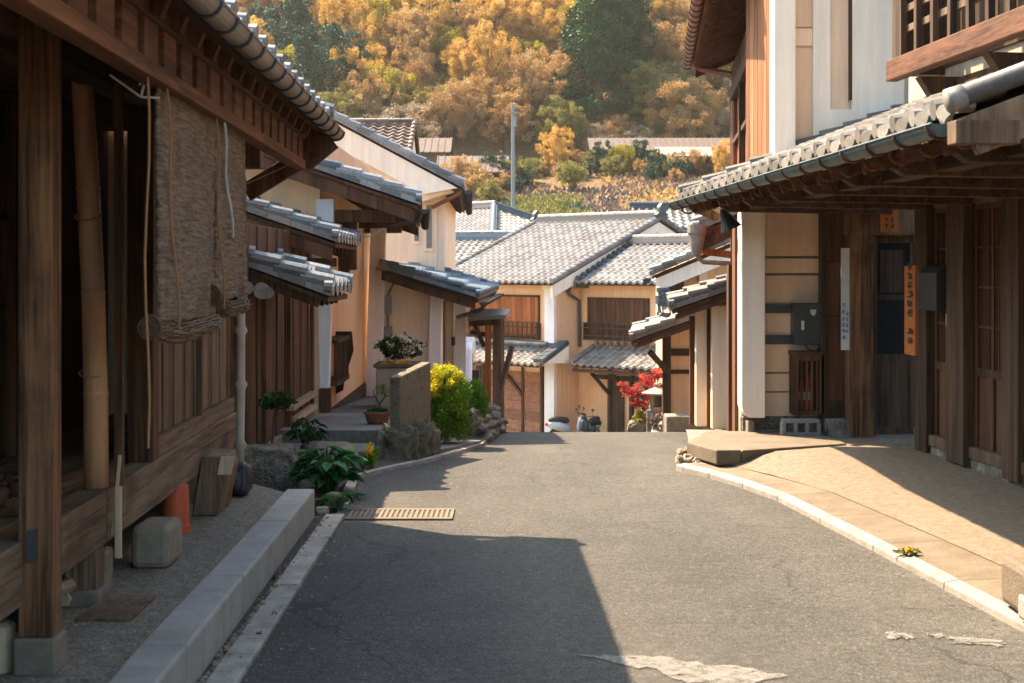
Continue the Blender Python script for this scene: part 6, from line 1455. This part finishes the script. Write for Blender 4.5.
# ================================================================ HILLSIDE
up = thing('utility_pole', (0,0,0), 'tall pale utility pole standing on the grassy slope', 'utility pole')
b0 = at(513, 205, 84); 
mb = MB(); mb.tube([(b0.x,84,gz(b0.x,84)-.3),(b0.x,84,CAMZ-(104-HZ)*84/F)], [.14,.10], 12); mb.build('pole', M['steel'], up)
mb = MB(); zt = CAMZ-(112-HZ)*84/F; mb.box(b0.x-.3,b0.x+.3,83.8,83.9,zt-.1,zt); mb.tube([(b0.x+.12,83.9,zt-.9),(b0.x+.12,83.9,zt-.3)], .11, 10); mb.build('crossarm', M['steel'], up)
def shed(name, px0, px1, pyr, pye, Y, mat, label, cat, wall='w_plank', pit=.35, back=3.5):
    x0 = (px0-512)*Y/F; x1 = (px1-512)*Y/F; zr = CAMZ-(pyr-HZ)*Y/F; ze = CAMZ-(pye-HZ)*(Y-3)/F
    r = thing(name, ((x0+x1)/2, Y-3, gz(x0, Y-3)), label, cat)
    mb = MB(); mb.hexa([(x0,Y-3,ze-.1),(x1,Y-3,ze-.1),(x1,Y,zr-.1),(x0,Y,zr-.1),(x0,Y-3,ze),(x1,Y-3,ze),(x1,Y,zr),(x0,Y,zr)])
    n = int((x1-x0)/.5)
    for k in range(n+1): x = x0+(x1-x0)*k/n; mb.beam((x,Y-3,ze+.02), (x,Y,zr+.02), .08, .06)
    mb.build('roof', M[mat], r)
    mb = MB(); mb.hexa([(x0,Y,zr-.1),(x1,Y,zr-.1),(x1,Y+back,ze-.1),(x0,Y+back,ze-.1),(x0,Y,zr),(x1,Y,zr),(x1,Y+back,ze),(x0,Y+back,ze)]); mb.build('rear_roof', M[mat], r)
    zg = min(gz(x0, Y-3), gz(x1, Y-3))-.5
    mb = MB(); mb.box(x0+.4, x1-.4, Y-2.4, Y+back-.4, zg, ze-.05); mb.build('wall', M[wall], r)
    return r
shed('hillside_shed', 588, 735, 138, 150, 122, 'rust', 'long low shed with a rusty roof on the hillside right of centre', 'shed')
shed('hillside_shed', 655, 712, 147, 156, 117, 'tin', 'small shed with a sunlit pale metal roof in front of the rusty one', 'shed')
shed('hillside_shed', 438, 512, 156, 172, 108, 'rust', 'brown-roofed shed among trees left of the utility pole', 'shed')
shed('hillside_house', 392, 452, 138, 152, 118, 'rust', 'old grey hillside house half hidden behind the white gable roof', 'house', 'conc_old')
sp = at(672,198,80)
mb = MB(); 
kinds = {
 'gold': [tree_proto('golden_tree', 'lf_gold', 8.0, 3.5, 20000, .125, 1, 'feather'), tree_proto('golden_tree', 'lf_gold', 9, 3.9, 23000, .125, 2, 'feather'), tree_proto('golden_tree', 'lf_gold', 7, 3.4, 18000, .125, 22, 'feather')],
 'orange': [tree_proto('orange_tree', 'lf_orange', 7.5, 3.5, 18000, .12, 3, 'feather'), tree_proto('orange_tree', 'lf_orange', 6.5, 3.3, 16000, .12, 4, 'feather')],
 'yell': [tree_proto('yellow_green_tree', 'lf_yell', 7.5, 3.3, 13000, .15, 5, 'feather')],
 'dark': [tree_proto('evergreen_tree', 'lf_dark', 9, 3.6, 15000, .18, 6), tree_proto('evergreen_tree', 'lf_dark', 7.5, 3.4, 14000, .18, 7)],
 'cedar': [tree_proto('cedar_tree', 'lf_cedar', 19, 3.4, 40000, .22, 8, 'cone')],
 'olive': [tree_proto('olive_tree', 'lf_olive', 6.5, 3.3, 15000, .13, 9, 'feather'), tree_proto('olive_tree', 'lf_olive', 5.5, 3.3, 14000, .13, 10)],
 'grey': [tree_proto('bare_tree', 'lf_grey', 6.0, 3.4, 11000, .11, 11, 'feather'), tree_proto('bare_tree', 'lf_grey', 5.2, 3.3, 10000, .11, 12, 'feather')],
 'bush': [tree_proto('hillside_bush', 'lf_olive', 2.4, 1.3, 3000, .11, 13)], 'obush': [tree_proto('hillside_bush', 'lf_orange', 2.2, 1.3, 2800, .11, 14)],
 'gbush': [tree_proto('hillside_bush', 'lf_dark', 2.4, 1.3, 2800, .12, 15)],
}
LB = {'gold': ('feathery golden-yellow tree of the hillside forest', 'tree', 'golden trees on the hillside'), 'orange': ('rusty orange-brown tree of the hillside forest', 'tree', 'orange trees on the hillside'),
 'yell': ('yellow-green tree among the golden hillside forest', 'tree', 'yellow-green trees on the hillside'), 'dark': ('dark blue-green broadleaf evergreen on the hillside', 'tree', 'dark evergreens on the hillside'),
 'olive': ('dull olive-green tree on the hillside', 'tree', 'olive-green trees on the hillside'), 'grey': ('greyish nearly bare tree with fine twigs on the hillside', 'tree', 'bare trees on the hillside'),
 'bush': ('olive-green bush on the grassy slope below the forest', 'bush', 'olive bushes on the slope'), 'obush': ('rusty orange bush on the grassy slope below the forest', 'bush', 'orange bushes on the slope'), 'gbush': ('dark green bush on the grassy slope below the forest', 'bush', 'dark bushes on the slope')}
used = set(); rng = random.Random(77)
def plant(kind, x, y, s, label=None, cat=None, group=None, dz=-.2):
    src = rng.choice(kinds[kind])
    if src.name not in used: used.add(src.name); o = src
    else: o = copy_tree(src)
    o.location = (x, y, gz(x, y)+dz); o.rotation_euler.z = rng.uniform(0, 2*pi); o.scale = (s*rng.uniform(.9,1.1), s*rng.uniform(.9,1.1), s*rng.uniform(.88,1.15))
    if label: tag(o, label, cat)
    else: tag(o, *LB[kind])
    if not label and kind in LB: o['group'] = LB[kind][2]
    return o
def proj(x, y, z): return (512+x*F/y, HZ-(z-CAMZ)*F/y)
# the big cedar and its companion
cxy = 140.0; plant('cedar', (598-512)*cxy/F, cxy, 1.15, 'very tall dark green cedar standing above the golden forest', 'cedar', dz=-1)
plant('cedar', (622-512)*(cxy+3)/F, cxy+3, .92, 'second slightly shorter dark cedar just right of the tallest one', 'cedar', dz=-1)

for px, Y, k, s in ((556,137,'orange',.6),(575,135,'olive',.55),(596,134,'grey',.6),(618,135,'orange',.5),(640,134,'grey',.6),(660,136,'olive',.6),(682,135,'grey',.6),(704,137,'yell',.55),(726,135,'olive',.6),(650,146,'yell',.8),(672,148,'grey',.9),(694,150,'yell',.8),(716,147,'grey',.9)): plant(k, (px-512)*Y/F, Y, s)
pts = []
y = 134.0
row = 0
while y < 208:
    x = -46+(row % 2)*2.3
    while x < 40:
        xx = x+rng.uniform(-1.4,1.4); yy = y+rng.uniform(-1.4,1.4); x += 4.1
        px, py = proj(xx, yy, gz(xx, yy)+4)
        if px < 165 or px > 790 or py < -75: continue
        pts.append((xx, yy, px, py))
    y += 3.7+ (y-134)*.035; row += 1
def blob(px, py, cx, cy, rx, ry): return ((px-cx)/rx)**2+((py-cy)/ry)**2 < 1
nb_ = 0
for xx, yy, px, py in pts:
    v = mnoise.noise(Vector((px*.012, py*.015, 3)))
    u = rng.random()
    if 562 < px < 646 and py > 10 and yy < 146: continue
    if blob(px, py, 303, 62, 46, 44): k = 'dark' if u < .8 else 'yell'
    elif blob(px, py, 436, 12, 30, 12): k = 'dark' if u < .6 else 'orange'
    elif px > 640: k = ('grey' if u < .32 else 'olive' if u < .66 else 'yell' if u < .78 else 'dark' if u < .82 else 'orange')
    elif py > 95 and px > 540: k = 'grey' if u < .3 else ('olive' if u < .6 else 'orange' if u < .85 else 'yell')
    elif py > 95: k = 'orange' if u < .52 else ('gold' if u < .72 else 'grey' if u < .86 else 'olive')
    elif px < 280: k = 'orange' if u < .55 else 'gold'
    else: k = ('gold' if u < .68+v*.5 else 'orange' if u < .86+v*.2 else 'grey' if u < .93 else 'yell')
    plant(k, xx, yy, rng.uniform(.78, 1.12)*(1.0 if k != 'dark' else .95)); nb_ += 1
# lower edge: young trees and bushes between the sheds and the field
for px, Y, k, s, lab in ((557,113,'gold',.50,'bright golden-yellow tree in front of the rusty shed'),(508,106,'dark',.30,'small dark tree left of the pole foot'),(488,107,'dark',.30,'small dark rounded tree farther left of the pole'),
        (526,108,'olive',.34,'small olive tree just right of the pole'),(604,115,'dark',.36,'dark tree below the left end of the rusty shed'),(640,115,'dark',.36,'dark tree below the middle of the rusty shed'),
        (728,112,'gold',.45,'golden tree beside the right-hand canopy'),(690,114,'orange',.36,'rusty tree between the pale shed and the canopy'),(668,114,'olive',.34,'olive tree below the pale metal roof'),
        (572,104,'bush',.95,'upright olive bush in the middle of the field'),(462,104,'orange',.45,'rusty tree beside the white gable roof'),(474,104,'olive',.34,'olive tree behind the left shed roof'),(623,114,'yell',.36,'yellow-green tree below the rusty shed'),(588,115,'olive',.36,'olive tree behind the field bush')):
    plant(k, (px-512)*Y/F, Y, s, lab, 'tree' if k != 'bush' else 'bush')
for k in range(44):
    px = rng.uniform(440, 745); Y = rng.uniform(109, 117)
    if px < 535: Y -= rng.uniform(3, 12)
    plant(rng.choice(['bush','obush','gbush','obush']), (px-512)*Y/F, Y, rng.uniform(.45,.95))
# field grass: green near the roofs, dry and orange above
def grass(name, mat, n, x0, x1, y0, y1, h, seed):
    rg = random.Random(seed); mb = MB()
    for i in range(n):
        x = rg.uniform(x0, x1); y = rg.uniform(y0, y1); 
        if mnoise.noise(Vector((x*.12, y*.12, seed))) < -.12: continue
        z = gz(x, y)-.05; a = rg.uniform(0, pi); w = .16; hh = h*rg.uniform(.4, 1.3)
        mb.face([(x-w*cos(a),y-w*sin(a),z),(x+w*cos(a),y+w*sin(a),z),(x+rg.uniform(-.2,.2),y+rg.uniform(-.2,.2),z+hh)])
    tag(mb.build(name, M[mat]), kind='stuff')
grass('dry_grass', 'lf_dry', 12000, -12, 24, 90, 122, .28, 3)
grass('dry_grass', 'lf_orange', 8000, -12, 24, 90, 122, .28, 5)
grass('green_grass', 'lf_olive', 6000, -3, 5, 88, 101, .30, 4)
grass('green_grass', 'lf_green', 1800, -3, 5, 86, 101, .25, 6)
hz = bpy.data.materials.new('haze'); hz.use_nodes = True; hn = hz.node_tree.nodes; hn.remove(hn['Principled BSDF'])
pv = hn.new('ShaderNodeVolumePrincipled'); pv.inputs['Color'].default_value = (.95, .92, .86, 1); pv.inputs['Density'].default_value = .00016; pv.inputs['Anisotropy'].default_value = .3
hz.node_tree.links.new(pv.outputs[0], hn['Material Output'].inputs['Volume'])
M['haze'] = hz
mb = MB(); mb.box(-620, 620, -70, 1220, -12, 135); tag(mb.build('haze', hz), kind='stuff')
S.cycles.volume_bounces = 1
for k in kinds.values():
    for o in k:
        if o.name not in used:
            for c in list(o.children): bpy.data.objects.remove(c)
            bpy.data.objects.remove(o)
for o in COL.objects:
    for q in ('_w', '_s'):
        if q in o: del o[q]
